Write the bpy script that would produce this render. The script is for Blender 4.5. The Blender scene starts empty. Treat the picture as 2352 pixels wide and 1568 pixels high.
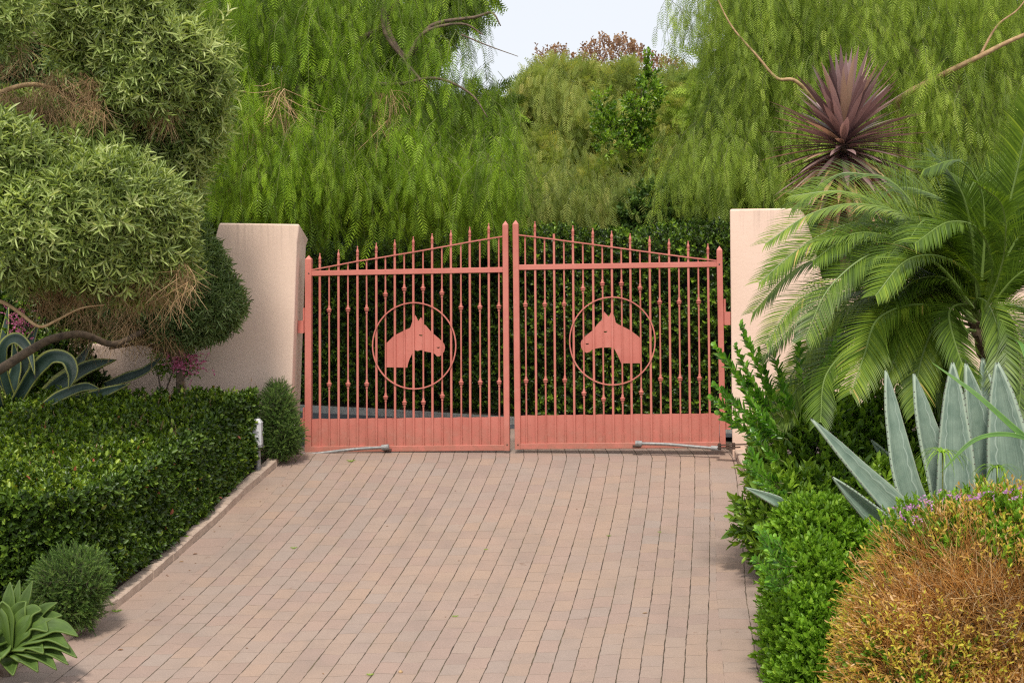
import bpy, math, random
import numpy as np
from mathutils import Vector, Matrix

random.seed(7)
rng = np.random.default_rng(11)
sc = bpy.context.scene
COL = sc.collection
R = math.radians
FPX = 2352 * 50 / 36.0

# ------------------------------------------------------------------ camera
cam_d = bpy.data.cameras.new("camera"); cam = bpy.data.objects.new("camera", cam_d); COL.objects.link(cam)
cam_d.lens = 50; cam_d.sensor_width = 36; cam_d.clip_end = 2000; cam_d.clip_start = 0.1
PITCH = math.atan(84 / FPX)
CM = Matrix.Translation((0, 0, 1.7)) @ Matrix.Rotation(R(90) - PITCH, 4, 'X') @ Matrix.Rotation(R(-0.5), 4, 'Z')
cam.matrix_world = CM
sc.camera = cam
CR = np.array(CM.to_3x3())
CP = np.array([0, 0, 1.7])

def ray(px, py):
    return CR @ np.array([(px - 1176) / FPX, -(py - 784) / FPX, -1.0])
def W(px, py, Y):
    d = ray(px, py)
    return CP + d * (Y / d[1])

# ------------------------------------------------------------------ terrain profile
_s0 = .09; _k = .01115
def h(Y):
    if Y >= 16.6: return 0.0
    if Y > 15.8:
        t = (Y - 15.8) / .8
        m = .8
        z0 = -.957 + _s0 * 5.8 + _k * 5.8 ** 2; s = _s0 + 2 * _k * 5.8
        return (2*t**3 - 3*t**2 + 1) * z0 + (t**3 - 2*t**2 + t) * m * s
    if Y >= 10: return -.957 + _s0 * (Y - 10) + _k * (Y - 10) ** 2
    if Y >= 6: return -.957 - .09 * (10 - Y) + .01125 * (10 - Y) ** 2
    return -1.137
def ground(px, py, dz=0):
    d = ray(px, py); lo = 3.0
    Y = 3.0
    while Y < 60:
        p = CP + d * (Y / d[1])
        if p[2] < h(Y) + dz: break
        Y += .02
    return p

# ------------------------------------------------------------------ helpers
ORG = {}
def tagp(o, label=None, cat=None, group=None, kind=None):
    if label: o["label"] = label
    if cat: o["category"] = cat
    if group: o["group"] = group
    if kind: o["kind"] = kind
    return o
def empty(name, loc, label, cat, group=None):
    o = bpy.data.objects.new(name, None); COL.objects.link(o)
    o.location = loc; o.empty_display_size = .2
    ORG[o.name] = np.array(loc, float)
    return tagp(o, label, cat, group)
def _link(name, me, parent, org):
    o = bpy.data.objects.new(name, me); COL.objects.link(o)
    if parent is not None:
        o.parent = parent; ORG[o.name] = org
    else:
        o.location = org; ORG[o.name] = np.array(org, float)
    return o
def mk(name, V, F, mats, parent=None, M=None, rnd=None, smooth=False, org=(0, 0, 0), uv=None):
    """mesh in world coordinates; quads as numpy array are fast, mixed faces as lists"""
    org = ORG[parent.name] if parent is not None else np.array(org, float)
    V = np.asarray(V, dtype=np.float64) - org
    me = bpy.data.meshes.new(name)
    if isinstance(F, np.ndarray):
        nf, k = F.shape
        me.vertices.add(len(V)); me.vertices.foreach_set("co", V.astype(np.float32).ravel())
        me.loops.add(nf * k); me.loops.foreach_set("vertex_index", F.astype(np.int32).ravel())
        me.polygons.add(nf)
        me.polygons.foreach_set("loop_start", np.arange(0, nf * k, k, dtype=np.int32))
    else:
        me.from_pydata([tuple(v) for v in V], [], [tuple(int(i) for i in f) for f in F])
    if not isinstance(mats, (list, tuple)): mats = [mats]
    for m in mats: me.materials.append(m)
    if M is not None: me.polygons.foreach_set("material_index", np.asarray(M, dtype=np.int32))
    if smooth: me.polygons.foreach_set("use_smooth", np.ones(len(me.polygons), dtype=bool))
    if rnd is not None:
        a = me.attributes.new("rnd", 'FLOAT', 'POINT'); a.data.foreach_set("value", np.asarray(rnd, dtype=np.float32))
    if uv is not None:
        l = me.uv_layers.new(name="UVMap"); l.data.foreach_set("uv", np.asarray(uv, dtype=np.float32).ravel())
    me.update(calc_edges=True)
    if not isinstance(F, np.ndarray): me.validate()
    return _link(name, me, parent, org)

def merge(parts):
    Vs, Fs, n = [], [], 0
    for V, F in parts:
        Vs.append(np.asarray(V, float)); Fs += [tuple(i + n for i in f) for f in F]; n += len(V)
    return np.vstack(Vs), Fs
def nrm(v):
    v = np.asarray(v, float); return v / (np.linalg.norm(v, axis=-1, keepdims=True) + 1e-12)
def boxm(c, sx, sy, sz, R3=None):
    s = np.array([[x, y, z] for x in (-.5, .5) for y in (-.5, .5) for z in (-.5, .5)]) * [sx, sy, sz]
    if R3 is not None: s = s @ np.asarray(R3).T
    return s + np.asarray(c), [(0, 1, 3, 2), (4, 6, 7, 5), (0, 4, 5, 1), (2, 3, 7, 6), (0, 2, 6, 4), (1, 5, 7, 3)]
def beam(p0, p1, w, t, side, bev=0.0):
    """box from p0 to p1: width w along 'side', thickness t across"""
    p0 = np.asarray(p0, float); p1 = np.asarray(p1, float)
    d = nrm(p1 - p0); s = nrm(side - d * np.dot(side, d)); n = np.cross(d, s)
    b = min(bev, w * .3, t * .3)
    if b > 0:
        prof = [(-w/2+b, -t/2), (w/2-b, -t/2), (w/2, -t/2+b), (w/2, t/2-b), (w/2-b, t/2), (-w/2+b, t/2), (-w/2, t/2-b), (-w/2, -t/2+b)]
    else:
        prof = [(-w/2, -t/2), (w/2, -t/2), (w/2, t/2), (-w/2, t/2)]
    k = len(prof); V = []
    for p in (p0, p1):
        for a, c in prof: V.append(p + s * a + n * c)
    F = [(i, (i + 1) % k, k + (i + 1) % k, k + i) for i in range(k)] + [tuple(range(k))[::-1], tuple(range(k, 2 * k))]
    return np.array(V), F
def tube(pts, rad, k=8, cap=True):
    pts = np.asarray(pts, float); n = len(pts)
    if np.isscalar(rad): rad = [rad] * n
    V = []; u = None
    for i in range(n):
        d = nrm(pts[min(i + 1, n - 1)] - pts[max(i - 1, 0)])
        if u is None:
            a = np.array([0, 0, 1.]) if abs(d[2]) < .9 else np.array([1., 0, 0]); u = nrm(np.cross(a, d))
        u = nrm(u - d * np.dot(u, d)); v = np.cross(d, u)
        for j in range(k):
            th = 2 * math.pi * j / k
            V.append(pts[i] + rad[i] * (math.cos(th) * u + math.sin(th) * v))
    F = [(i*k+j, i*k+(j+1) % k, (i+1)*k+(j+1) % k, (i+1)*k+j) for i in range(n-1) for j in range(k)]
    if cap: F += [tuple(range(k))[::-1], tuple(range((n-1)*k, n*k))]
    return np.array(V), F
def lathe(p, axis, prof, k=12):
    """prof: (distance along axis, radius)"""
    axis = nrm(axis); a = np.array([1., 0, 0]) if abs(axis[0]) < .9 else np.array([0, 1., 0])
    u = nrm(np.cross(axis, a)); v = np.cross(axis, u); V = []
    for t, r in prof:
        for j in range(k):
            th = 2 * math.pi * j / k
            V.append(np.asarray(p) + axis * t + r * (math.cos(th) * u + math.sin(th) * v))
    n = len(prof)
    F = [(i*k+j, i*k+(j+1) % k, (i+1)*k+(j+1) % k, (i+1)*k+j) for i in range(n-1) for j in range(k)]
    F += [tuple(range(k))[::-1], tuple(range((n-1)*k, n*k))]
    return np.array(V), F
def smoothline(P, n=12):
    """Catmull-Rom through control points"""
    P = [np.asarray(p, float) for p in P]
    Q = [2*P[0]-P[1]] + P + [2*P[-1]-P[-2]]
    out = []
    for i in range(1, len(Q) - 2):
        a, b, c, d = Q[i-1:i+3]
        for t in np.linspace(0, 1, n, endpoint=False):
            out.append(.5 * ((2*b) + (c-a)*t + (2*a-5*b+4*c-d)*t*t + (3*b-a-3*c+d)*t**3))
    out.append(P[-1]); return np.array(out)

# ------------------------------------------------------------------ materials
def newmat(name):
    m = bpy.data.materials.new(name); m.use_nodes = True
    nt = m.node_tree
    return m, nt, nt.nodes["Principled BSDF"]
def ramp(nt, stops, interp='LINEAR'):
    n = nt.nodes.new("ShaderNodeValToRGB"); e = n.color_ramp.elements
    n.color_ramp.interpolation = interp
    while len(e) > 1: e.remove(e[-1])
    e[0].position = stops[0][0]; e[0].color = (*stops[0][1], 1)
    for p, c in stops[1:]:
        x = e.new(p); x.color = (*c, 1)
    return n
def noise(nt, scale, detail=4, vec=None, rough=.55):
    n = nt.nodes.new("ShaderNodeTexNoise"); n.inputs["Scale"].default_value = scale; n.inputs["Detail"].default_value = detail
    n.inputs["Roughness"].default_value = rough
    if vec is not None: nt.links.new(vec, n.inputs["Vector"])
    return n
def geo_pos(nt): return nt.nodes.new("ShaderNodeNewGeometry").outputs["Position"]
def mth(nt, op, a, b=None, c=None, clamp=False):
    n = nt.nodes.new("ShaderNodeMath"); n.operation = op; n.use_clamp = clamp
    for i, x in enumerate((a, b, c)):
        if x is None: continue
        if isinstance(x, (int, float)): n.inputs[i].default_value = x
        else: nt.links.new(x, n.inputs[i])
    return n.outputs[0]
def mixc(nt, fac, a, b, mode='MIX'):
    n = nt.nodes.new("ShaderNodeMix"); n.data_type = 'RGBA'; n.blend_type = mode
    for i, x in ((0, fac), (6, a), (7, b)):
        if isinstance(x, (int, float)): n.inputs[i].default_value = x
        elif isinstance(x, tuple): n.inputs[i].default_value = (*x, 1)
        else: nt.links.new(x, n.inputs[i])
    return n.outputs[2]
def bump(nt, hgt, strength, dist, bsdf):
    b = nt.nodes.new("ShaderNodeBump"); b.inputs["Strength"].default_value = strength; b.inputs["Distance"].default_value = dist
    nt.links.new(hgt, b.inputs["Height"]); nt.links.new(b.outputs[0], bsdf.inputs["Normal"]); return b

def leafmat(name, stops, trans=.35, rough=.45, tint=(1.25, 1.25, .6), spec=.4, patch=.35, pscale=1.2):
    """leaf: colour from the per-leaf random attribute, large patches of lighter and darker growth"""
    m, nt, b = newmat(name)
    at = nt.nodes.new("ShaderNodeAttribute"); at.attribute_name = "rnd"
    rp = ramp(nt, stops); nt.links.new(at.outputs["Fac"], rp.inputs[0])
    nz = noise(nt, pscale, 3, geo_pos(nt))
    f = mth(nt, 'MULTIPLY_ADD', nz.outputs[0], patch * 2.4, 1 - patch * 1.2)
    vm = nt.nodes.new("ShaderNodeVectorMath"); vm.operation = 'SCALE'
    nt.links.new(rp.outputs[0], vm.inputs[0]); nt.links.new(f, vm.inputs["Scale"])
    c = vm.outputs[0]
    nt.links.new(c, b.inputs["Base Color"])
    b.inputs["Roughness"].default_value = rough
    b.inputs["Specular IOR Level"].default_value = spec
    tr = nt.nodes.new("ShaderNodeBsdfTranslucent")
    nt.links.new(mixc(nt, 1.0, c, tint, 'MULTIPLY'), tr.inputs["Color"])
    mx = nt.nodes.new("ShaderNodeMixShader"); mx.inputs[0].default_value = trans
    nt.links.new(b.outputs[0], mx.inputs[1]); nt.links.new(tr.outputs[0], mx.inputs[2])
    nt.links.new(mx.outputs[0], nt.nodes["Material Output"].inputs["Surface"])
    return m
def barkmat(name, a, b_, scale=18):
    m, nt, b = newmat(name)
    nz = noise(nt, scale, 6, geo_pos(nt)); rp = ramp(nt, [(.3, a), (.7, b_)]); nt.links.new(nz.outputs[0], rp.inputs[0])
    nt.links.new(rp.outputs[0], b.inputs["Base Color"]); b.inputs["Roughness"].default_value = .85
    bump(nt, nz.outputs[0], .6, .01, b); return m

M = {}
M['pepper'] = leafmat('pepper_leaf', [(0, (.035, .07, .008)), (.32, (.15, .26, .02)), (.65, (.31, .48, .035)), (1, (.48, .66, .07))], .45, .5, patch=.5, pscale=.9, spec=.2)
M['pepper_inner_shade'] = leafmat('pepper_leaf_inner_shade', [(0, (.03, .055, .007)), (.5, (.12, .20, .018)), (1, (.30, .45, .035))], .3, .5, patch=.4, pscale=.9, spec=.2)  # darker pepper leaf for the rear strands: crown shade put into the colour
M['pepper2'] = leafmat('pepper_leaf_pale', [(0, (.10, .16, .03)), (.4, (.28, .39, .06)), (.8, (.46, .60, .09)), (1, (.58, .64, .15))], .45, .55, patch=.4, pscale=.7, spec=.2)  # lighter pepper leaf for the right tree: distance haze put into the colour
M['pepper_shade'] = leafmat('pepper_leaf_shade', [(0, (.05, .09, .02)), (.5, (.13, .21, .035)), (1, (.26, .36, .06))], .35, .5, patch=.4, pscale=.9, spec=.2)  # darker copy of the pale leaf, shade of the rear strands painted in
M['far'] = leafmat('far_leaf', [(0, (.12, .17, .05)), (.5, (.29, .36, .08)), (.85, (.44, .46, .13)), (1, (.55, .48, .16))], .4, .6, patch=.45, pscale=.5, spec=.2)  # hazy green of the far tree, haze mixed into the leaf colour
M['olive'] = leafmat('narrow_leaf', [(0, (.06, .09, .025)), (.35, (.25, .34, .09)), (.7, (.48, .57, .19)), (.985, (.66, .70, .36)), (1, (.6, .32, .05))], .35, .42, (1.2, 1.2, .6), patch=.3, pscale=1.6)
M['olive_dark'] = leafmat('narrow_leaf_dark', [(0, (.045, .08, .02)), (.5, (.17, .26, .075)), (1, (.42, .50, .24))], .3, .42, (1.2, 1.2, .6), patch=.3, pscale=1.6)
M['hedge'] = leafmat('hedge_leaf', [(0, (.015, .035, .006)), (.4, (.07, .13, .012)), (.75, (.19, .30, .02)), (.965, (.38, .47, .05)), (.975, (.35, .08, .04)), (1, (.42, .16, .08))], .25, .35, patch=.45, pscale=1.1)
M['hedge_side_shade'] = leafmat('hedge_side_leaf_shade', [(0, (.012, .026, .006)), (.45, (.045, .09, .012)), (.85, (.12, .21, .02)), (.97, (.24, .34, .035)), (.98, (.3, .09, .05)), (1, (.42, .18, .1))], .22, .4, patch=.5, pscale=1.3)  # darker copy of the hedge leaf: shade on the drive face painted in
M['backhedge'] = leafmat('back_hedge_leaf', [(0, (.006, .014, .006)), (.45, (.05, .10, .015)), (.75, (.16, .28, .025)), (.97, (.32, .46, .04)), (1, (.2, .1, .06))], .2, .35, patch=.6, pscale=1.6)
M['rosemary'] = leafmat('rosemary_leaf', [(0, (.02, .05, .012)), (.5, (.085, .17, .03)), (1, (.28, .42, .09))], .25, .5)
M['shrub'] = leafmat('shrub_leaf', [(0, (.03, .07, .01)), (.4, (.13, .25, .025)), (.85, (.32, .50, .045)), (.985, (.42, .60, .07)), (1, (.75, .42, .02))], .3, .3, patch=.4, pscale=2)
M['shoot'] = leafmat('shoot_leaf', [(0, (.06, .17, .02)), (.5, (.13, .33, .03)), (1, (.25, .48, .05))], .35, .3)
M['bright'] = leafmat('bright_leaf', [(0, (.06, .13, .012)), (.5, (.21, .40, .03)), (1, (.42, .62, .08))], .38, .45, patch=.3, pscale=2.5)
M['gold'] = leafmat('dry_leaf', [(0, (.25, .36, .04)), (.4, (.62, .58, .06)), (.5, (.55, .42, .06)), (.75, (.60, .34, .10)), (1, (.68, .48, .26))], .3, .55, (1.2, 1, .6), patch=.2)
M['drytwig'] = leafmat('dry_twig', [(0, (.20, .08, .02)), (.3, (.52, .23, .05)), (.6, (.72, .39, .10)), (.82, (.76, .55, .28)), (1, (.78, .68, .50))], .15, .7, (1, 1, 1), patch=.5, pscale=2.6)
M['deadtwig'] = leafmat('dead_twig', [(0, (.16, .10, .05)), (.6, (.46, .29, .14)), (1, (.68, .48, .28))], .05, .8, (1, 1, 1))
M['twig'] = barkmat('twig_bark', (.10, .07, .05), (.22, .17, .13), 40)
M['greentwig'] = barkmat('green_twig_bark', (.09, .12, .03), (.2, .22, .07), 40)
M['palm'] = leafmat('palm_leaflet', [(0, (.03, .065, .008)), (.5, (.12, .205, .02)), (.95, (.28, .38, .035)), (1, (.48, .38, .1))], .32, .4, patch=.3, pscale=1.3, spec=.3)
M['rachis'] = leafmat('palm_stalk', [(0, (.12, .2, .04)), (1, (.2, .28, .06))], .1, .4)
M['purple'] = leafmat('purple_blade', [(0, (.09, .055, .055)), (.4, (.22, .14, .14)), (.85, (.40, .27, .26)), (1, (.48, .32, .20))], .2, .4, (1.2, .9, .8), patch=.15)
M['tan'] = leafmat('old_blade', [(0, (.22, .11, .06)), (.6, (.42, .25, .13)), (1, (.55, .36, .2))], .25, .5, (1.2, 1, .8), patch=.2)
M['petal_pink'] = leafmat('pink_petal', [(0, (.55, .12, .25)), (1, (.8, .3, .5))], .35, .5, (1.1, 1, 1), patch=.1)
M['petal_lilac'] = leafmat('lilac_petal', [(0, (.5, .2, .5)), (1, (.75, .45, .72))], .35, .5, (1.1, 1, 1), patch=.1)
M['petal_pale'] = leafmat('pale_petal', [(0, (.75, .5, .5)), (1, (.85, .65, .65))], .35, .5, (1.1, 1, 1), patch=.1)
M['redleaf'] = leafmat('red_tip_leaf', [(0, (.2, .10, .05)), (.6, (.38, .22, .12)), (1, (.48, .36, .2))], .3, .5, (1.1, 1, 1), patch=.2)
M['bark'] = barkmat('tree_bark', (.07, .05, .035), (.2, .14, .09))
M['barktan'] = barkmat('tan_bark', (.28, .17, .08), (.5, .34, .18))
M['core'] = barkmat('inner_shade', (.006, .009, .004), (.02, .025, .01), 14)  # near-black colour standing in for the shade inside foliage
M['coredry'] = barkmat('inner_dry', (.06, .03, .012), (.16, .08, .03), 30)
M['soil'] = barkmat('soil', (.05, .035, .022), (.14, .09, .06), 12)

def stucco(name, base, stain):
    m, nt, b = newmat(name)
    pos = geo_pos(nt)
    big = noise(nt, 1.3, 5, pos); fine = noise(nt, 90, 3, pos); mid = noise(nt, 28, 4, pos)
    c = mixc(nt, ramp_out(nt, big.outputs[0], .35, .75), base, stain)
    # rain streaks under the coping
    mp = nt.nodes.new("ShaderNodeMapping"); mp.inputs["Scale"].default_value = (26, 26, 1.1); nt.links.new(pos, mp.inputs[0])
    st = noise(nt, 1, 3, mp.outputs[0]); sp = nt.nodes.new("ShaderNodeSeparateXYZ"); nt.links.new(pos, sp.inputs[0])
    top = nt.nodes.new("ShaderNodeMapRange"); top.inputs[1].default_value = 2.1; top.inputs[2].default_value = 2.75
    nt.links.new(sp.outputs[2], top.inputs[0])
    k = mth(nt, 'MULTIPLY', ramp_out(nt, st.outputs[0], .5, .8), top.outputs[0]); k = mth(nt, 'MULTIPLY', k, .75)
    c = mixc(nt, k, c, tuple(x * .55 for x in base))
    bot = nt.nodes.new("ShaderNodeMapRange"); bot.inputs[1].default_value = .35; bot.inputs[2].default_value = -.1; nt.links.new(sp.outputs[2], bot.inputs[0])
    k2 = mth(nt, 'MULTIPLY', bot.outputs[0], mid.outputs[0])
    c = mixc(nt, mth(nt, 'MULTIPLY', k2, .7), c, (.3, .17, .1))
    nt.links.new(c, b.inputs["Base Color"]); b.inputs["Roughness"].default_value = .9
    hh = mth(nt, 'ADD', mth(nt, 'MULTIPLY', fine.outputs[0], .5), mid.outputs[0])
    vo = nt.nodes.new("ShaderNodeTexNoise"); vo.inputs["Scale"].default_value = 3.1; vo.inputs["Detail"].default_value = 8; nt.links.new(pos, vo.inputs["Vector"])
    bump(nt, mth(nt, 'ADD', hh, mth(nt, 'MULTIPLY', vo.outputs[0], 2.0)), .3, .005, b); return m
def ramp_out(nt, fac, lo, hi):
    n = nt.nodes.new("ShaderNodeMapRange"); n.inputs[1].default_value = lo; n.inputs[2].default_value = hi
    nt.links.new(fac, n.inputs[0]); return n.outputs[0]
M['stuccoL'] = stucco('pink_stucco', (.82, .62, .50), (.74, .55, .44))
M['stuccoR'] = stucco('peach_stucco', (.84, .62, .50), (.78, .56, .44))

def paint():
    m, nt, b = newmat('coral_paint')
    pos = geo_pos(nt)
    n1 = noise(nt, 2.2, 5, pos); n2 = noise(nt, 60, 4, pos); n3 = noise(nt, 14, 6, pos, .7)
    c = mixc(nt, ramp_out(nt, n1.outputs[0], .3, .7), (.50, .15, .115), (.60, .205, .16))
    c = mixc(nt, mth(nt, 'MULTIPLY', ramp_out(nt, n3.outputs[0], .62, .75), .35), c, (.30, .075, .05))
    sp = nt.nodes.new("ShaderNodeSeparateXYZ"); nt.links.new(pos, sp.inputs[0])
    low = ramp_out(nt, sp.outputs[2], .45, .02); n4 = noise(nt, 9, 6, pos, .7); n5 = noise(nt, 45, 5, pos, .7)
    c = mixc(nt, mth(nt, 'MULTIPLY', mth(nt, 'MULTIPLY', low, ramp_out(nt, n4.outputs[0], .3, .6)), .7), c, (.30, .15, .10))
    c = mixc(nt, mth(nt, 'MULTIPLY', ramp_out(nt, n5.outputs[0], .62, .70), .7), c, (.16, .05, .03))
    c = mixc(nt, mth(nt, 'MULTIPLY', ramp_out(nt, n4.outputs[0], .55, .75), .3), c, (.68, .32, .27))
    nt.links.new(c, b.inputs["Base Color"]); nt.links.new(mth(nt, 'MULTIPLY_ADD', n3.outputs[0], .4, .3), b.inputs["Roughness"])
    b.inputs["Specular IOR Level"].default_value = .4
    bump(nt, mth(nt, 'ADD', n2.outputs[0], n3.outputs[0]), .25, .003, b)
    return m
M['paint'] = paint()
def metal(name, a, c2, met=.7, rough=.5):
    m, nt, b = newmat(name)
    n = noise(nt, 25, 6, geo_pos(nt)); rp = ramp(nt, [(.35, a), (.7, c2)]); nt.links.new(n.outputs[0], rp.inputs[0])
    nt.links.new(rp.outputs[0], b.inputs["Base Color"]); b.inputs["Metallic"].default_value = met; b.inputs["Roughness"].default_value = rough
    return m
M['galv'] = metal('galvanised_steel', (.2, .2, .2), (.36, .35, .34), .5, .55)
M['rust'] = metal('rusty_steel', (.05, .04, .035), (.16, .09, .06), .4, .7)
M['hole'] = metal('dark_hole', (.02, .008, .006), (.04, .012, .01), 0, .8)
M['greybox'] = metal('grey_enamel', (.5, .5, .52), (.6, .6, .62), 0, .5)
M['brass'] = metal('brass', (.5, .34, .1), (.6, .42, .15), .9, .35)

def pavermat():
    m, nt, b = newmat('paver_brick')
    uv = nt.nodes.new("ShaderNodeUVMap"); uv.uv_map = "UVMap"
    sp = nt.nodes.new("ShaderNodeSeparateXYZ"); nt.links.new(uv.outputs[0], sp.inputs[0])
    pos = geo_pos(nt)
    j1 = noise(nt, 9, 4, pos); j2 = noise(nt, 2.0, 2, pos)
    u = mth(nt, 'ADD', sp.outputs[0], mth(nt, 'MULTIPLY_ADD', j1.outputs[0], .09, -.045))
    ci = mth(nt, 'FLOOR', u)
    wn = nt.nodes.new("ShaderNodeTexWhiteNoise"); wn.noise_dimensions = '1D'; nt.links.new(ci, wn.inputs["W"])
    v = mth(nt, 'ADD', sp.outputs[1], mth(nt, 'MULTIPLY', wn.outputs[0], .9))
    v = mth(nt, 'ADD', v, mth(nt, 'MULTIPLY_ADD', j1.outputs[0], .1, -.05))
    v = mth(nt, 'ADD', v, mth(nt, 'MULTIPLY', j2.outputs[0], .6))
    ri = mth(nt, 'FLOOR', v)
    fu = mth(nt, 'FRACT', u); fv = mth(nt, 'FRACT', v)
    eu = mth(nt, 'MINIMUM', fu, mth(nt, 'SUBTRACT', 1, fu)); ev = mth(nt, 'MINIMUM', fv, mth(nt, 'SUBTRACT', 1, fv))
    du = mth(nt, 'MULTIPLY', eu, .16); dv = mth(nt, 'MULTIPLY', ev, .235)
    gap = noise(nt, 7, 3, pos)
    wu = mth(nt, 'MULTIPLY_ADD', gap.outputs[0], .011, -.0026)
    def line(d, w, soft):
        a = mth(nt, 'DIVIDE', mth(nt, 'SUBTRACT', w, d), soft); a = mth(nt, 'ADD', a, .5, clamp=True); return a
    JU = line(du, wu, .0035)
    wv = mth(nt, 'MULTIPLY_ADD', gap.outputs[0], .006, .0004)
    JV = mth(nt, 'MULTIPLY', line(dv, wv, .004), ramp_out(nt, noise(nt, 5, 2, pos).outputs[0], .3, .6))
    # per-brick colour
    cb = nt.nodes.new("ShaderNodeCombineXYZ"); nt.links.new(ci, cb.inputs[0]); nt.links.new(ri, cb.inputs[1])
    w2 = nt.nodes.new("ShaderNodeTexWhiteNoise"); w2.noise_dimensions = '2D'; nt.links.new(cb.outputs[0], w2.inputs[0])
    rp = ramp(nt, [(0, (.27, .20, .175)), (.25, (.37, .255, .21)), (.5, (.29, .255, .23)), (.75, (.39, .27, .19)), (1, (.30, .275, .25))])
    nt.links.new(w2.outputs[0], rp.inputs[0])
    big = noise(nt, .55, 4, pos); med = noise(nt, 3, 6, pos, .6); fine = noise(nt, 120, 2, pos); spk = noise(nt, 320, 1, pos)
    c = mixc(nt, .66, rp.outputs[0], (.305, .222, .183))
    c = mixc(nt, mth(nt, 'MULTIPLY', ramp_out(nt, big.outputs[0], .45, .62), .3), c, (.37, .25, .175))
    c = mixc(nt, mth(nt, 'MULTIPLY', ramp_out(nt, med.outputs[0], .42, .72), .4), c, (.23, .18, .155))
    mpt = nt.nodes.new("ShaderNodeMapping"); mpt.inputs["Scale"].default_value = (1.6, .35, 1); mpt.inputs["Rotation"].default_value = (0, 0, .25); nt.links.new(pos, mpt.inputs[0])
    streak = noise(nt, 1.2, 5, mpt.outputs[0], .6)  # darker streaks drawn out along the drive
    c = mixc(nt, mth(nt, 'MULTIPLY', ramp_out(nt, streak.outputs[0], .52, .75), .35), c, (.19, .155, .135))
    spot = noise(nt, 5.5, 3, pos); c = mixc(nt, mth(nt, 'MULTIPLY', ramp_out(nt, spot.outputs[0], .70, .76), .45), c, (.16, .09, .06))
    f = mth(nt, 'MULTIPLY_ADD', fine.outputs[0], .5, .75)
    f = mth(nt, 'MULTIPLY', f, mth(nt, 'MULTIPLY_ADD', spk.outputs[0], .4, .8))
    vm = nt.nodes.new("ShaderNodeVectorMath"); vm.operation = 'SCALE'; nt.links.new(c, vm.inputs[0]); nt.links.new(f, vm.inputs["Scale"])
    jc = mixc(nt, ramp_out(nt, noise(nt, 3, 3, pos).outputs[0], .4, .65), (.035, .026, .018), (.10, .08, .04))
    c = mixc(nt, mth(nt, 'MULTIPLY', JV, .33), vm.outputs[0], jc)
    c = mixc(nt, mth(nt, 'MULTIPLY', JU, .93), c, jc)
    nt.links.new(c, b.inputs["Base Color"]); b.inputs["Roughness"].default_value = .88; b.inputs["Specular IOR Level"].default_value = .25
    hh = mth(nt, 'SUBTRACT', mth(nt, 'MULTIPLY', fine.outputs[0], .25), mth(nt, 'MAXIMUM', JU, mth(nt, 'MULTIPLY', JV, .6)))
    bump(nt, hh, .7, .008, b)
    return m
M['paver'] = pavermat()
def concrete(name, a, c2, s=8):
    m, nt, b = newmat(name); pos = geo_pos(nt)
    n = noise(nt, s, 6, pos); n2 = noise(nt, 110, 3, pos)
    rp = ramp(nt, [(.3, a), (.7, c2)]); nt.links.new(n.outputs[0], rp.inputs[0])
    f = mth(nt, 'MULTIPLY_ADD', n2.outputs[0], .5, .75)
    vm = nt.nodes.new("ShaderNodeVectorMath"); vm.operation = 'SCALE'; nt.links.new(rp.outputs[0], vm.inputs[0]); nt.links.new(f, vm.inputs["Scale"])
    nt.links.new(vm.outputs[0], b.inputs["Base Color"]); b.inputs["Roughness"].default_value = .9
    bump(nt, n2.outputs[0], .5, .006, b); return m
M['kerb'] = concrete('kerb_concrete', (.36, .27, .21), (.52, .40, .32))
M['kerbgrey'] = concrete('grey_kerb', (.3, .3, .28), (.48, .46, .42))
M['asphalt'] = concrete('asphalt', (.06, .065, .075), (.10, .105, .12))
M['ground'] = concrete('dry_ground', (.10, .08, .05), (.22, .17, .11), 2)
M['hill'] = concrete('dry_hillside', (.10, .12, .04), (.40, .33, .18), .35)

# ------------------------------------------------------------------ foliage machinery (all quads)
class T:                                   # template: verts, quads, material index, per-vertex random
    def __init__(s): s.V = []; s.F = []; s.M = []; s.r = []
    def leaf(s, p, d, n, L, w, fold=.25, droop=0., mi=0, r=None):
        """two quads folded on the midrib"""
        p = np.asarray(p, float); d = nrm(d); sd = nrm(np.cross(d, n)); n = np.cross(sd, d)
        r = random.random() if r is None else r; k = len(s.V)
        q = lambda t, a, z: p + d * L * t + sd * w * a + n * (z * w - droop * L * t * t)
        s.V += [q(0, 0, 0), q(.33, .46, fold), q(.7, .4, fold), q(1, 0, 0), q(.7, -.4, fold), q(.33, -.46, fold)]
        s.F += [(k, k+1, k+2, k+3), (k, k+3, k+4, k+5)]; s.M += [mi, mi]; s.r += [r] * 6
    def diamond(s, p, d, n, L, w, mi=0, r=.5):
        p = np.asarray(p, float); d = nrm(d); sd = nrm(np.cross(d, n)); k = len(s.V)
        s.V += [p, p + d*L*.4 + sd*w*.5, p + d*L, p + d*L*.4 - sd*w*.5]
        s.F += [(k, k+1, k+2, k+3)]; s.M += [mi]; s.r += [r] * 4
    def twig(s, pts, r0, mi=1, r=.5):
        V, F = tube(pts, list(np.linspace(r0, r0 * .4, len(pts))), 3, cap=False); k = len(s.V)
        s.V += list(V); s.F += [tuple(i + k for i in f) for f in F]; s.M += [mi] * len(F); s.r += [r] * len(V)
    def arr(s): return np.array(s.V), np.array(s.F), np.array(s.M), np.array(s.r)

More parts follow.
